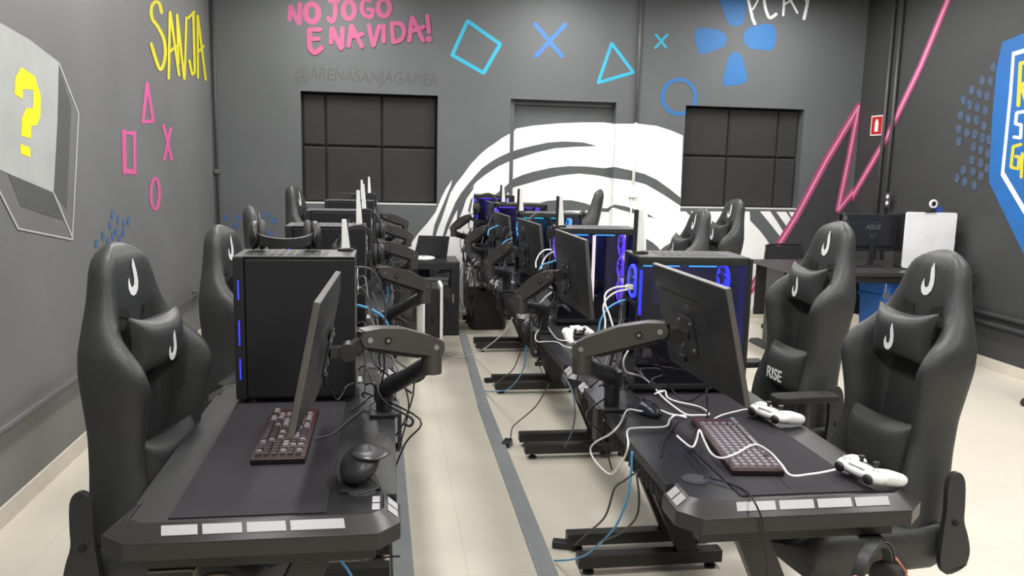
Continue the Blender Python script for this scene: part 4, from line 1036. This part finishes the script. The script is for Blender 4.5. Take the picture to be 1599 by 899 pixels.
# ---------------------------------------------------------------- game controllers
def make_controller(loc, rz, lab, rx=0, ry=0):
    t = empty('game_controller', loc, rz, lab, 'game controller', 'white game controllers on the right row of desks')
    t.rotation_euler = (rx, ry, rz); t.scale = (.92,.92,.92)
    m = MB()
    superell(m, (0,.006,.030), .066, .034, .019, n=20, k=10)
    for s in (-1, 1):
        superell(m, (s*.050,.004,.029), .034, .034, .021, n=16, k=10)
        m.tube([(s*.054,.0,.029),(s*.064,-.025,.027),(s*.071,-.048,.022),(s*.073,-.068,.018),(s*.072,-.082,.0165)], [.024,.0235,.021,.018,.011], 14)
    o = m.build('controller_shell', WHT(), t, smooth=True, fix=False)
    r = o.modifiers.new('remesh', 'REMESH'); r.mode = 'VOXEL'; r.voxel_size = .0032; r.use_smooth_shade = True
    sm = o.modifiers.new('smooth', 'SMOOTH'); sm.iterations = 6; sm.factor = .6
    m = MB(); superell(m, (0,-.012,.034), .040, .022, .0135, n=20, k=8); m.build('controller_face', mat('controller_black', (34,34,36), .35), t, smooth=True)
    MB().prism([(-.026,.002),(.026,.002),(.030,.032),(-.030,.032)], TR((0,0,.0445)), .0055).build('touch_pad', WHT(), t, bevel=.003)
    for s in (-1, 1):
        st = MB().cyl((s*.027,-.020,.044),(s*.027,-.020,.055),.006,n=12).cyl((s*.027,-.020,.055),(s*.027,-.020,.0605),.0095,.0085,n=18).build('thumbstick', mat('controller_black', (34,34,36), .35), t, smooth=True, auto=40)
        superell(MB(), (s*.052,.036,.026), .017, .010, .015, n=14, k=8).build('trigger', mat('controller_black', (34,34,36), .35), t, smooth=True)
    for dx, dy in ((0,.007),(0,-.007),(.007,0),(-.007,0)):
        MB().box(-.052+dx-.003,-.052+dx+.003,.008+dy-.003,.008+dy+.003,.047,.0515).build('direction_button', mat('button_grey', (190,190,194), .4), t, bevel=.001)
        MB().cyl((.052+dx*1.3,.008+dy*1.3,.047),(.052+dx*1.3,.008+dy*1.3,.0515),.0042,n=12).build('action_button', mat('button_grey', (190,190,194), .4), t, smooth=True, auto=40)
    return t
make_controller((1.222, 1.880, .7545), math.radians(104), 'white game controller nearest the near edge of the right front desk')
make_controller((1.205, 2.375, .7545), math.radians(112), 'white game controller farther back on the right front desk, beside the monitor')
make_controller((.858, 3.64, .760), math.radians(20), 'white game controller standing on the second right desk behind the front arm', rx=.35)

# ---------------------------------------------------------------- headsets
HB = lambda: mat('headset_black', (40,41,42), .45); HC = lambda: mat('headset_cushion', (48,47,46), .65, bump=.2, bscale=200)
def make_headset(loc, rot, lab, group='headsets', accent=None, R=.085):
    t = empty('headset', loc, 0, lab, 'headset', group); t.rotation_euler = rot
    arc = [(R*math.cos(a)*1.0, 0, R*math.sin(a)*1.12) for a in [PI*(k/20) for k in range(21)]]
    def band(rad, wd, th, nm, m_):
        rows = []
        for k in range(25):
            a = PI*(-.04+1.08*k/24); c, s_ = math.cos(a), math.sin(a); r1, r2 = rad, rad+th
            rows.append([Vector((r1*c,-wd/2,r1*s_*1.12)), Vector((r2*c,-wd/2,r2*s_*1.12)), Vector((r2*c,wd/2,r2*s_*1.12)), Vector((r1*c,wd/2,r1*s_*1.12))])
        m = MB().grid(rows, True); m.f += [[0,1,2,3],[99,98,97,96]]; m.m += [0,0]
        return m.build(nm, m_, t, bevel=.002)
    band(R, .030, .005, 'headband', HB()); band(R-.011, .026, .010, 'headband_pad', HC())
    for s in (-1, 1):
        x = s*R
        yk = MB().tube([(x+s*.012,-.034,-.028),(x+s*.016,-.036,.0),(x+s*.010,-.012,.026),(x+s*.004,0,.034),(x+s*.010,.012,.026),(x+s*.016,.036,.0),(x+s*.012,.034,-.028)], .0045, 8)
        yk.build('yoke', accent or HB(), t, smooth=True)
        T = Matrix.Translation((x,0,-.028)) @ Matrix.Rotation(s*PI/2,4,'Y') @ Matrix.Diagonal((1.2,1.05,1.1,1))
        MB().lathe([(.034,.0),(.039,.004),(.040,.016),(.034,.024),(.018,.027)], T, 24).build('ear_cup', HB(), t, smooth=True, auto=50)
        MB().lathe([(.030,-.001),(.041,-.002),(.043,-.010),(.038,-.019),(.026,-.020)], T, 24).build('ear_cushion', HC(), t, smooth=True)
    return t
hs = make_headset((-.345, 2.845, 1.2375+.050), (math.radians(97), 0, math.radians(8)), 'black headset lying on top of the front left computer tower', R=.080); hs.scale = (1.08,1.12,1.15)
make_headset((-.135, 3.685, 1.165), (0, 0, .1), 'black headset hung over the second left monitor, its headband arching right of the big tower')
make_headset((-.135, 4.935, 1.165), (0, 0, -.15), 'black headset hung over the third left monitor')
make_headset((.885, 4.77, 1.165), (0, 0, .25), 'black headset hung over the third right monitor, its arc above the monitor top')
make_headset((.83, 6.96, 1.19), (0, 0, -.3), 'black headset hung before the far right computer tower', R=.09)
COP = mat('copper_metal', (196,140,116), .35, metal=.6)
hh = make_headset((1.185, 1.742, .555), (0, 0, .55), 'black headset with copper yokes hanging below the right front desk', accent=COP)
t = empty('headset_hook', (1.20, 1.80, .645), 0, 'small black hook under the near edge of the right front desk', 'hook')
MB().box(-.03,.03,-.02,.02,-.006,-.001).build('hook_plate', MATT(), t, bevel=.001)
MB().tube(spl([(0,0,-.004),(0,-.03,-.010),(-.005,-.055,-.006),(-.01,-.066,.012)], 5), .006, 8).build('hook_rod', MATT(), t, smooth=True)
t = empty('cup_holder', (-.455, 1.80, .645), 0, 'grey-brown metal holder bracket under the near edge of the left front desk', 'holder')
HBR = mat('bracket_metal', (92,86,76), .45, metal=.3)
MB().box(-.07,.03,-.015,.015,-.006,-.001).box(.025,.031,-.015,.015,-.045,-.001).build('holder_bracket', HBR, t, bevel=.001)
ring = [(.075+.045*math.cos(2*PI*k/24), -.02+.045*math.sin(2*PI*k/24), -.035) for k in range(24)]
MB().tube(ring, .006, 8, closed=True).build('holder_ring', HBR, t, smooth=True)
MB().bar((.0,-.0,-.045),(.0,-.0,-.105),.05,.03,(1,0,0)).build('holder_stem', HBR, t, bevel=.002)

# ---------------------------------------------------------------- cables
def cable(pts, r, m, lab, group=None, k=6, name='cable'):
    o = MB().tube(spl(pts, k), r, 7).build(name, m, smooth=True); return tag(o, lab, 'cable', group)
def desk_px(lst, z=.7585, xedge=.700, xh=.672):
    out = []
    for p in lst:
        q = onz(p[0], p[1], z)
        if q.x < xedge: q = onx(p[0], p[1], xh)
        out.append(q)
    return out
GW = 'white charging cables on the right front desk'
cable(desk_px([(1304,733),(1286,737),(1266,740),(1235,742),(1220,725),(1201,705),(1178,694),(1150,708),(1127,715),(1111,708),(1100,688),(1092,671),(1088,686),(1081,698),(1068,690),(1057,680)], .7835), .0032, WCAB(), 'thick white cable crossing the keyboard to the nearest white controller', GW)
cable(desk_px([(1179,640),(1165,639),(1150,642),(1127,648),(1113,655)], .766), .0028, WCAB(), 'short white cable to the farther white controller', GW)
cable(desk_px([(1018,600),(1034,619),(1053,635),(1072,647),(1090,648),(1107,647),(1098,638),(1085,633),(1057,627),(1042,620),(1038,610),(1022,615)], .764), .0032, WCAB(), 'white cable looping beside the keyboard below the big monitor', GW)
cable(desk_px([(1072,649),(1049,647),(1026,639),(1003,642),(980,640),(968,662),(952,678),(930,690),(922,702),(930,720),(952,740),(966,728),(976,712),(981,693),(980,672),(995,668),(1038,666),(1046,655),(1055,648),(1072,652)], .764), .0032, WCAB(), 'white cable drooping in a big loop over the rear edge of the right front desk', GW)
cable([ony(983,544,2.45), ony(974,562,2.44), ony(978,580,2.45), ony(1000,587,2.48)]+desk_px([(1018,600),(1034,612)], .764), .003, WCAB(), 'white cable dropping from the front right arm to the desk', GW)
cable([ony(979,447,2.72), ony(960,449,2.70), ony(946,458,2.68), ony(945,474,2.66), ony(951,490,2.64), ony(958,512,2.62)], .0032, WCAB(), 'white cable curving from the rear of the front right tower, outer one', GW)
cable([ony(979,452,2.72), ony(962,456,2.71), ony(948,466,2.70), ony(942,480,2.69), ony(945,500,2.68), ony(944,520,2.66)], .0032, WCAB(), 'white cable curving from the rear of the front right tower, inner one', GW)
q = ony(982,448,2.725); MB().box(q.x-.012,q.x+.014,q.y-.006,q.y+.006,q.z-.009,q.z+.009).build('cable_plug', mat('plug_ivory', (205,202,190), .4), bpy.context.scene.objects['cable.005'] if 'cable.005' in bpy.context.scene.objects else None, bevel=.002)
cable([ony(976,468,2.74), ony(960,474,2.72), ony(947,484,2.70), ony(938,500,2.69), ony(934,520,2.68)], .0035, BLUECAB(), 'blue network cable from the rear of the front right tower')
GB = 'black cables of the right front desk'
cable([ony(1013,537,2.44), ony(1031,572,2.46), ony(1046,603,2.48), ony(1058,618,2.46), ony(1077,626,2.42), ony(1094,616,2.36), ony(1109,606,2.30)], .0028, BCAB(), 'black cable from the front right arm to the monitor underside', GB)
cable([ony(1103,590,2.27), ony(1104,625,2.2)]+desk_px([(1104,650),(1085,672),(1078,700),(1092,720),(1108,738),(1100,746)], .765), .0024, BCAB(), 'thin black cable running past the keyboard into the grommet', GB)
cable(desk_px([(1062,655),(1048,670),(1035,690),(1032,712)], .758), .0024, BCAB(), 'thin black cable lying left of the keyboard', GB)
cable(desk_px([(1110,746),(1140,754),(1165,766)], .758)+[ony(1178,783,1.752), ony(1190,812,1.745), ony(1195,850,1.745), ony(1199,899,1.745), ony(1201,960,1.745)], .0024, BCAB(), 'black cable hanging over the near edge of the right front desk', GB)
def hang(lst, x=.668, zend=None):
    out = []
    for i, p in enumerate(lst):
        q = onx(p[0], p[1], x-.0)
        if q.z < .02: q = onz(p[0], p[1], .012)
        out.append(q)
    return out
GH = 'cables hanging below the right row of desks'
cable(hang([(998,734),(975,750),(959,764),(945,806),(920,830),(898,850)]), .0032, BCAB(), 'black cable hanging from the right front desk to the floor, outer one', GH)
cable(hang([(994,741),(998,775),(994,806),(975,828),(954,839),(935,848),(926,862)]), .0032, BCAB(), 'black cable hanging from the right front desk to its foot, inner one', GH)
cable(hang([(987,705),(985,740),(982,769),(972,800),(955,830),(921,862),(895,873),(866,875)]), .0035, BLUECAB(), 'blue network cable hanging below the right front desk to the floor raceway', GH)
cable(hang([(858,598),(845,622),(833,638),(812,656),(800,668),(797,688)]), .0032, BCAB(), 'black cable hanging below the second right desk', GH)
cable(hang([(880,585),(893,610),(898,640),(894,671),(882,697)]), .003, mat('slate_cable', (70,88,104), .5), 'slate blue cable hanging below the second right desk', GH)
cable(hang([(814,545),(808,562),(800,578),(785,590),(773,600)]), .0032, BCAB(), 'black cable hanging below the third right desk', GH)
cable(hang([(822,540),(820,565),(814,583),(800,602),(786,610),(758,611)]), .0035, BLUECAB(), 'blue network cable hanging below the third right desk', GH)
cable(hang([(800,496),(793,510),(786,520),(762,540),(740,552),(715,557),(697,552)]), .0032, WCAB(), 'white cable crossing the floor raceway to the white console', None)
GL = 'black cables around the front left arm'
ys = 2.5
cable([ony(590,594,2.52), ony(590,606,2.50), ony(594,618,2.48), ony(606,632,2.46), ony(622,641,2.45), ony(640,651,2.45), ony(645,658,2.45), ony(640,665,2.45), ony(629,661,2.46)], .004, BCAB(), 'thick black cable looping right of the front left arm base', GL)
cable([ony(664,583,2.34), ony(661,590,2.34), ony(650,596,2.36), ony(636,597,2.40), ony(622,585,2.44), ony(610,575,2.47)], .003, BCAB(), 'black cable sagging under the elbow of the front left arm', GL)
cable([ony(629,599,2.50), ony(636,616,2.50), ony(638,640,2.50), ony(632,668,2.50), ony(626,690,2.50)], .0025, BCAB(), 'thin black cable hanging down beside the left desk edge', GL)
cable([onz(494,684,.762), onz(508,681,.757), onz(522,675,.757), onz(551,651,.757), onz(572,636,.757), onz(588,626,.775)], .0022, mat('grey_cable', (74,74,76), .5), 'grey keyboard cable crossing the left front desk', None)
cable([ony(503,594,2.25), ony(512,603,2.26), ony(526,624,2.3), ony(536,612,2.33), ony(541,603,2.36), ony(552,598,2.5)], .0028, BCAB(), 'black cable below the back of the edge-on left monitor', GL)
cable([ony(585,492,2.35), ony(590,520,2.36), ony(600,560,2.42), ony(596,600,2.49)], .0028, BCAB(), 'black cable dropping behind the front left arm', GL)
cable([ony(556,476,2.86), ony(568,479,2.88), ony(579,483,2.90), ony(597,494,2.92), ony(606,508,2.93), ony(611,522,2.94)], .005, BLUECAB(), 'blue network cable at the rear of the front left tower')
cable([ony(604,448,3.6), ony(606,458,3.6), ony(603,472,3.6)], .004, BLUECAB(), 'short blue cable below the second left arm')
cable([ony(553,417,2.78), ony(566,417,2.80), ony(580,421,2.82), ony(591,436,2.84), ony(597,456,2.86), ony(602,480,2.88), ony(600,510,2.9)], .0034, mat('grey_cable', (74,74,76), .5), 'dark grey cable arching from the rear of the front left tower')
cable([onz(548,640,.757), onz(560,632,.757), onz(575,622,.757), ony(590,612,2.6)], .0025, BCAB(), 'black cable on the left desk beside the arm base', GL)
cable([ony(560,772,1.87), ony(572,768,1.88), ony(590,760,1.9), ony(578,748,1.93), ony(562,752,1.96)], .0024, BCAB(), 'short black mouse cable curling into the left grommet', GL)
m_ = [(526,862),(532,875),(542,888),(552,905)]
cable([ony(x, y, 2.1) for x, y in m_], .0035, BLUECAB(), 'blue network cable below the near edge of the left front desk')
cable([ony(556,850,2.15), ony(558,868,2.15), ony(575,876,2.15), ony(600,870,2.15), ony(625,868,2.15)], .003, BCAB(), 'black cable below the near edge of the left front desk')
# white loops on the second right desk
GW2 = 'white cables on the second right desk'
cable([ony(862,390,3.93), ony(852,390,3.92), ony(843,396,3.90), ony(837,408,3.88), ony(837,418,3.86)], .0035, WCAB(), 'white cable curving out of the second right tower, outer one', GW2)
cable([ony(864,393,3.95), ony(855,398,3.94), ony(848,408,3.92), ony(845,420,3.90)], .0035, WCAB(), 'white cable curving out of the second right tower, inner one', GW2)
cable([ony(846,437,3.7), ony(853,444,3.7), ony(862,450,3.7)], .004, WCAB(), 'short white cable end right of the second right arm', GW2)
cable([ony(862,456,3.7), ony(852,464,3.7), ony(844,473,3.7)], .004, WCAB(), 'short white cable end below the second right arm', GW2)
cable([onz(852,507,.78), onz(842,514,.765), onz(836,524,.760), onz(839,533,.760), onz(855,533,.760), onz(870,534,.760), onz(882,541,.762), onz(897,544,.765)], .003, WCAB(), 'white cable looping on the second right desk by the white controller', GW2)
cable([onz(853,506,.78), onz(862,520,.765), onz(872,530,.762), onz(886,532,.762)], .003, WCAB(), 'white cable running to the white controller on the second right desk', GW2)
cable([ony(871,405,3.9), ony(858,410,3.88), ony(846,414,3.86), ony(842,422,3.84)], .0035, BLUECAB(), 'blue network cable from the second right tower')
cable([ony(778,352,5.1), ony(768,356,5.08), ony(763,360,5.06), ony(762,368,5.04)], .0038, BLUECAB(), 'blue network cable from the third right tower')
cable([ony(800,372,5.0), ony(790,376,4.98), ony(784,382,4.96), ony(783,390,4.94)], .0038, BLUECAB(), 'pale blue network cable below the third right tower')
# cable clutter behind every tower
for i in range(5):
    for s in (-1, 1):
        side = 'left' if s < 0 else 'right'; rr = random.Random(i*7+s)
        tw_ = towers[s, i].location; xr = tw_.x
        n = 7 if i < 4 else 4
        for k in range(n):
            y0_ = tw_.y + rr.uniform(.03, .19); z0_ = rr.uniform(.80, 1.16)
            ax_ = XE[s] - s*rr.uniform(-.02, .08); ay = tw_.y - rr.uniform(.0, .30); az = rr.uniform(.765, .95)
            bulge = rr.uniform(.03, .10); xm = xr - s*bulge
            p = [(xr+s*.002, y0_, z0_), (xr-s*.03, y0_, z0_+rr.uniform(-.02,.03)), (xm, (y0_*2+ay)/3, z0_-rr.uniform(.0,.12)), (xm-s*rr.uniform(-.02,.05), (y0_+ay)/2, (z0_+az)/2-.03), (ax_, ay, az), (XE[s]-s*.03, ay-rr.uniform(0,.08), .70), (XE[s]+s*rr.uniform(-.01,.05), ay-rr.uniform(0,.1), rr.uniform(.56,.64))]
            m__ = BCAB() if rr.random() < .72 else mat('grey_cable', (74,74,76), .5)
            if k > 1: p = p[:5]
            cable(p, rr.uniform(.0022, .0038), m__, 'dark cable looping from the rear of the %s tower in the %s row' % (['front','second','third','fourth','last'][i], side), 'dark cables behind the %s %s tower' % (['front','second','third','fourth','last'][i], side), 5)
# hanging tangle below the far right desk
for k in range(10):
    rr = random.Random(90+k); x = rr.uniform(.62,.69); y = rr.uniform(6.2,7.0)
    cable([(x, y, .72), (x-rr.uniform(-.03,.06), y+rr.uniform(-.1,.1), rr.uniform(.5,.66)), (x+rr.uniform(-.05,.03), y+rr.uniform(-.15,.15), rr.uniform(.30,.5)), (x-rr.uniform(-.02,.06), y+rr.uniform(-.1,.1), rr.uniform(.45,.6)), (x, y+.1, .70)], .003, BCAB(), 'tangled black cable hanging under the far end of the right row', 'tangled cables under the far right desks', 5)
# power adapters on the floor
def adapter(p, ln, rz, lab, tilt=0.0):
    t = empty('power_adapter', p, rz, lab, 'power adapter', None)
    T = TR((0,0,0), ry=tilt)
    MB().box(-ln/2, ln/2, -.022, .022, 0, .03, T).build('adapter_body', BLK(), t, bevel=.005)
    MB().box(ln/2, ln/2+.02, -.010, .010, .008, .022, T).build('adapter_plug', MATT(), t, bevel=.003)
    return t
a = onz(885,858,0); adapter((a.x-.005, a.y+.02, .0), .10, -.3, 'black power adapter on the floor at the foot of the right front desk')
a = onz(800,695,0); adapter((a.x-.03, a.y, .0), .09, 1.2, 'black power adapter on the floor at the foot of the second right desk')
a = onz(768,598,0); adapter((a.x, a.y+.03, .0), .10, .2, 'black power adapter on the floor at the foot of the third right desk')

# ---------------------------------------------------------------- far end of the aisle
rk = empty('network_cabinet', (.335, 7.25, 0), 0, 'black wall-height network cabinet standing on the floor at the aisle end', 'cabinet')
rk.scale = (.88,1,1); rk['label'] = 'low black network cabinet standing on the floor at the end of the aisle'
RB = mat('cabinet_black', (40,41,44), .4)
MB().box(-.335,.335,.02,.50,.0,.665).build('cabinet_body', RB, rk, bevel=.003)
d = MB().box(-.33,.33,0,.019,.01,.04).box(-.33,.33,0,.019,.60,.655).box(-.33,-.27,0,.019,.04,.60).box(.25,.33,0,.019,.04,.60).build('cabinet_door', RB, rk, bevel=.001)
MB().box(-.27,.25,.006,.010,.04,.60).build('door_glass', glass(), d)
MB().box(.26,.28,-.008,0,.30,.38).build('door_lock', STEEL(), d, bevel=.002)
MB().box(-.26,.24,.012,.0195,.05,.59).build('cabinet_interior', mat('cabinet_inner', (30,31,34), .5), rk)
for zz in (.46,.50): MB().box(-.10,.22,.002,.0118,zz,zz+.028).build('network_switch', mat('switch_grey', (92,94,98), .4), rk, bevel=.002)
t = empty('access_point', (.315, 7.42, .6655), 0, 'round white disc-shaped device lying on the black cabinet', 'router')
MB().lathe([(.075,0),(.098,.006),(.104,.018),(.098,.028),(.06,.034)], Matrix.Identity(4), 32).build('device_shell', WHT(), t, smooth=True)
MB().lathe([(.02,.034),(.022,.036),(.0,.036)], Matrix.Identity(4), 20).build('status_ring', mat('led_off', (150,160,170), .4), t, smooth=True)
t = empty('flat_box', (.395, 7.60, .6655), .0, 'thin black box standing upright on the black cabinet behind the white disc', 'box')
MB().prism([(-.165,0),(.14,0),(.165,.20),(-.12,.205)], TR((0,.02,0), rx=PI/2), .04).build('box_body', MATT(), t, bevel=.004)
MB().box(-.10,.12,-.0215,-.0205,.02,.17).build('box_panel', CASE(), t)
# white-sided console
t = empty('game_console', (.338, 6.30, 0), 0, 'tall white-sided console tower with a black centre, standing on the floor of the aisle', 'console')
MB().box(-.052,.052,.012,.30,.012,.575).build('console_core', mat('console_black', (34,34,36), .3), t, bevel=.004)
for s in (-1, 1):
    rows = []
    for k in range(13):
        z = .004+.59*k/12; bul = .016*math.sin(PI*k/12)
        r0 = .058; r1 = (.082 if s < 0 else .070)+bul*(1.2 if s < 0 else .2)
        rows.append([Vector((s*r0, -.012, z)), Vector((s*(r0+.020), -.016+.0, z)), Vector((s*(r1+.012), .03, z)), Vector((s*(r1+.012), .30, z)), Vector((s*r0, .32, z))])
    m = MB().grid(rows, True); k = 5; m.f += [[0,1,2,3,4],[64,63,62,61,60]]; m.m += [0,0]
    m.build('side_plate', WHT(), t, bevel=.002)
MB().box(-.055,.055,.0,.25,0,.014).build('console_foot', MATT(), t, bevel=.003)
MB().box(-.012,.012,.008,.0125,.30,.36).build('front_port', mat('slot_black', (14,14,15), .8), t)
# black bin under the far right desk
t = empty('waste_bin', (.92, 7.60, 0), .08, 'black tapered plastic bin under the far right desk', 'bin')
rows = []
for z, k in ((0,.80),(.02,.83),(.32,.98),(.34,1.0),(.37,1.03),(.375,.99),(.05,.80)):
    rows.append([Vector((a*.20*k, b*.15*k, z)) for a, b in ((-1,-.7),(-.8,-1),(.8,-1),(1,-.7),(1,.7),(.8,1),(-.8,1),(-1,.7))])
m = MB().grid(rows, True); m.f += [list(range(8))[::-1], [48+j for j in range(8)]]; m.m += [0,0]
m.build('bin_body', MATT(), t, bevel=.003)
MB().tube([(-.21,-.07,.36),(-.225,0,.35),(-.21,.07,.36)], .006, 8).build('bin_handle', MATT(), t, smooth=True)

# ---------------------------------------------------------------- desk group by the right wall
t = empty('office_desk', (3.20, 6.0, 0), 0, 'long black office desk by the right wall, behind the right-hand chairs', 'desk')
DK = mat('office_desk_top', (56,54,54), .35, var=.08); DKF = mat('office_desk_frame', (40,40,42), .45)
MB().box(0,1.56,0,.90,.72,.75).build('desktop', DK, t, bevel=.003)
MB().box(.04,1.52,.84,.855,.26,.715).build('modesty_panel', DKF, t, bevel=.002)
for x in (.03, 1.47):
    l = MB().box(x,x+.06,.30,.62,.05,.72).build('leg', DKF, t, bevel=.004)
    MB().prism([(-.0,.0),(.84,.0),(.84,.02),(.80,.045),(.05,.045),(.0,.02)], TR((x-.0,.04,0), rx=PI/2, rz=PI/2), .075).build('foot_bar', DKF, l, bevel=.004)
MB().box(.10,1.46,.05,.09,.66,.72).build('cross_rail', DKF, t, bevel=.002)
t = empty('monitor', (4.05, 6.44, .7503), .08, 'black office monitor seen from behind with small light maker letters, by the right wall', 'monitor')
MB().box(-.265,.265,-.02,.02,.13,.445).build('housing', MONB, t, bevel=.008)
MB().box(-.20,.20,-.035,-.02,.17,.38).build('back_bulge', MONB, t, bevel=.010)
MB().box(-.255,.255,.0195,.021,.145,.435).build('screen', SCR, t)
text_mesh('ASUS', .055, 'maker_name', mat('monitor_mark', (120,120,122), .4, metal=.5), t, TR((.0,-.0355,.335), rx=PI/2), .0005, sx=1.1, shear=.15, bold=.001)
MB().prism([(-.05,.02),(0,-.03),(.05,.02),(.0,.0)], TR((.0,-.0352,.27), rx=PI/2), .0006).prism([(-.035,-.015),(0,-.05),(.035,-.015),(.0,-.032)], TR((.0,-.0352,.265), rx=PI/2), .0006).build('maker_badge', mat('badge_dark', (66,66,68), .3), t)
MB().box(-.025,.025,-.045,-.022,.012,.24).build('stand_neck', BLK(), t, bevel=.004)
MB().lathe([(.115,0),(.118,.006),(.10,.013),(.02,.016)], TR((0,-.02,.0005)), 32).build('stand_base', BLK(), t, smooth=True, auto=40)
t = empty('white_case', (4.50, 6.28, .7505), -.06, 'white square case on the office desk right of the office monitor', 'computer case')
T = TR((0,0,0), rx=0)
cp = []
for cx_, cz_, a0 in ((.205,.455,0),(-.205,.455,90),(-.205,.02,180),(.205,.02,270)):
    for k in range(4):
        a = math.radians(a0+30*k); cp.append((cx_+.018*math.cos(a), cz_+.018*math.sin(a)))
MB().prism(cp, TR((0,.02,0), rx=PI/2), .02).build('white_panel', mat('panel_white', (250,250,251), .35), t, bevel=.003)
MB().box(-.21,.22,.021,.17,.003,.46).build('case_body', CASE(), t, bevel=.006)
MB().tube([(.224,.10,.36),(.26,.08,.33),(.27,.07,.22),(.255,.06,.10)], .004, 8).build('side_cable', BLUECAB(), t, smooth=True)
t = empty('webcam', (4.50, 6.28, 1.226), 0, 'small round white camera with a black lens on top of the white case', 'webcam')
C_ = Matrix.Translation((0,-.0,.068)) @ Matrix.Rotation(PI/2,4,'X')
MB().lathe([(.020,-.008),(.036,-.008),(.038,.0),(.036,.008),(.020,.008),(.019,.0),(.020,-.008)], C_, 28).build('camera_ring', WHT(), t, smooth=True)
MB().cyl((0,-.006,.068),(0,.006,.068),.020,n=24).build('camera_lens', mat('slot_black', (14,14,15), .8), t, smooth=True, auto=40)
MB().box(-.012,.012,-.01,.02,.002,.034).box(-.07,.03,-.015,.03,0,.008).build('camera_stand', BLK(), t, bevel=.002)
MB().prism([(.02,0),(.12,0),(.10,.035),(.06,.06),(.03,.05)], TR((0,.04,.0), rx=PI/2), .02).build('blue_strap', mat('strap_blue', (46,84,160), .6), t, bevel=.004)
make_headset((4.60, 6.13, .815), (math.radians(62), 0, .5), 'large black headset lying on the office desk before the white case', R=.10)
make_headset((3.80, 6.455, 1.115), (0, 0, 1.35), 'black headset hung on the left top corner of the office monitor', R=.075)
cable([(4.02,6.30,.754),(4.12,6.24,.754),(4.22,6.20,.754),(4.32,6.18,.756),(4.42,6.14,.80),(4.36,6.10,.756),(4.26,6.08,.754)], .004, BCAB(), 'black cable curling on the office desk between monitor and white case')
cable([(3.90,6.30,.754),(3.98,6.22,.754),(4.10,6.18,.754),(4.28,6.25,.754)], .003, mat('grey_cable', (74,74,76), .5), 'grey cable on the office desk below the office monitor')
# blue bin
t = empty('plastic_bin', (4.22, 6.40, 0), .25, 'blue plastic bin with a ribbed rim below the office desk', 'bin')
BB_ = mat('bin_blue', (36,104,190), .4)
rows = []
for z, k in ((0,.78),(.02,.80),(.50,.97),(.50,1.03),(.53,1.03),(.535,1.0),(.60,1.03),(.60,1.09),(.635,1.09),(.637,1.02)):
    rows.append([Vector((a*.17*k, b*.17*k, z)) for a, b in ((-1,-.75),(-.8,-1),(.8,-1),(1,-.75),(1,.75),(.8,1),(-.8,1),(-1,.75))])
m = MB().grid(rows, True); m.f += [list(range(8))[::-1], [72+j for j in range(8)]]; m.m += [0,0]
m.build('bin_body', BB_, t, bevel=.004)
MB().box(-.14,.14,-.14,.14,.637,.648).build('bin_lid', mat('bin_blue_dark', (28,84,160), .4), t, bevel=.003)
t = empty('cable_clip', (3.98, 6.04, .63), 0, 'small metal clip hanging under the front of the office desk', 'clip')
MB().tube([(0,0,.03),(0,0,-.06)], .006, 8).build('clip_rod', STEEL(), t, smooth=True); MB().box(-.02,.05,-.01,.01,-.09,-.06).build('clip_body', STEEL(), t, bevel=.004)
def office_chair(loc, rz, lab):
    t = empty('office_chair', loc, rz, lab, 'office chair', 'office chairs')
    OC = MATT()
    for k in range(5):
        a = 2*PI*k/5+.3; d = Vector((math.cos(a), math.sin(a), 0)); n_ = Vector((-d.y, d.x, 0))
        lg = MB().bar(d*.03+Vector((0,0,.105)), d*.29+Vector((0,0,.085)), .034, .024).build('base_leg', OC, t, bevel=.005)
        p = d*.28; c = MB()
        for s in (-1, 1): c.cyl(p+n_*s*.006+Vector((0,0,.027)), p+n_*s*.022+Vector((0,0,.027)), .027, n=16)
        c.cyl(p+Vector((0,0,.03)), p+Vector((0,0,.08)), .008, n=8).build('caster', BLK(), lg, smooth=True, auto=40)
    MB().cyl((0,0,.08),(0,0,.40),.025,n=14).build('gas_lift', BLK(), t, smooth=True, auto=40)
    sm = MB(); superell(sm, (0,0,.45), .25, .25, .05, n=28, k=10); sm.build('seat', mat('office_fabric', (40,40,42), .85, bump=.3, bscale=300), t, smooth=True)
    fr_ = MB().tube(spl([(-.23,-.20,.62),(-.24,-.215,.70),(-.25,-.20,.82),(-.255,-.17,.86),(-.255,.17,.86),(-.25,.20,.82),(-.24,.215,.70),(-.23,.20,.62),(-.23,.0,.60),(-.23,-.20,.62)], 4), .012, 8).build('back_frame', BLK(), t, smooth=True)
    MB().box(-.25,-.244,-.20,.20,.62,.85).build('back_mesh', mat('mesh_fabric', (48,48,50), .85, bump=.5, bscale=500), t)
    MB().tube(spl([(-.05,0,.40),(-.20,0,.41),(-.27,0,.48),(-.262,0,.66)], 5), .018, 8, flat=1.6).build('back_support', BLK(), t, smooth=True)
    return t
office_chair((3.90, 7.33, 0), -PI/2+.15, 'low black mesh-back office chair behind the office desk').scale = (1, 1, .95)
office_chair((4.46, 4.60, 0), 2.0, 'black office chair at the right frame edge, only one caster showing')
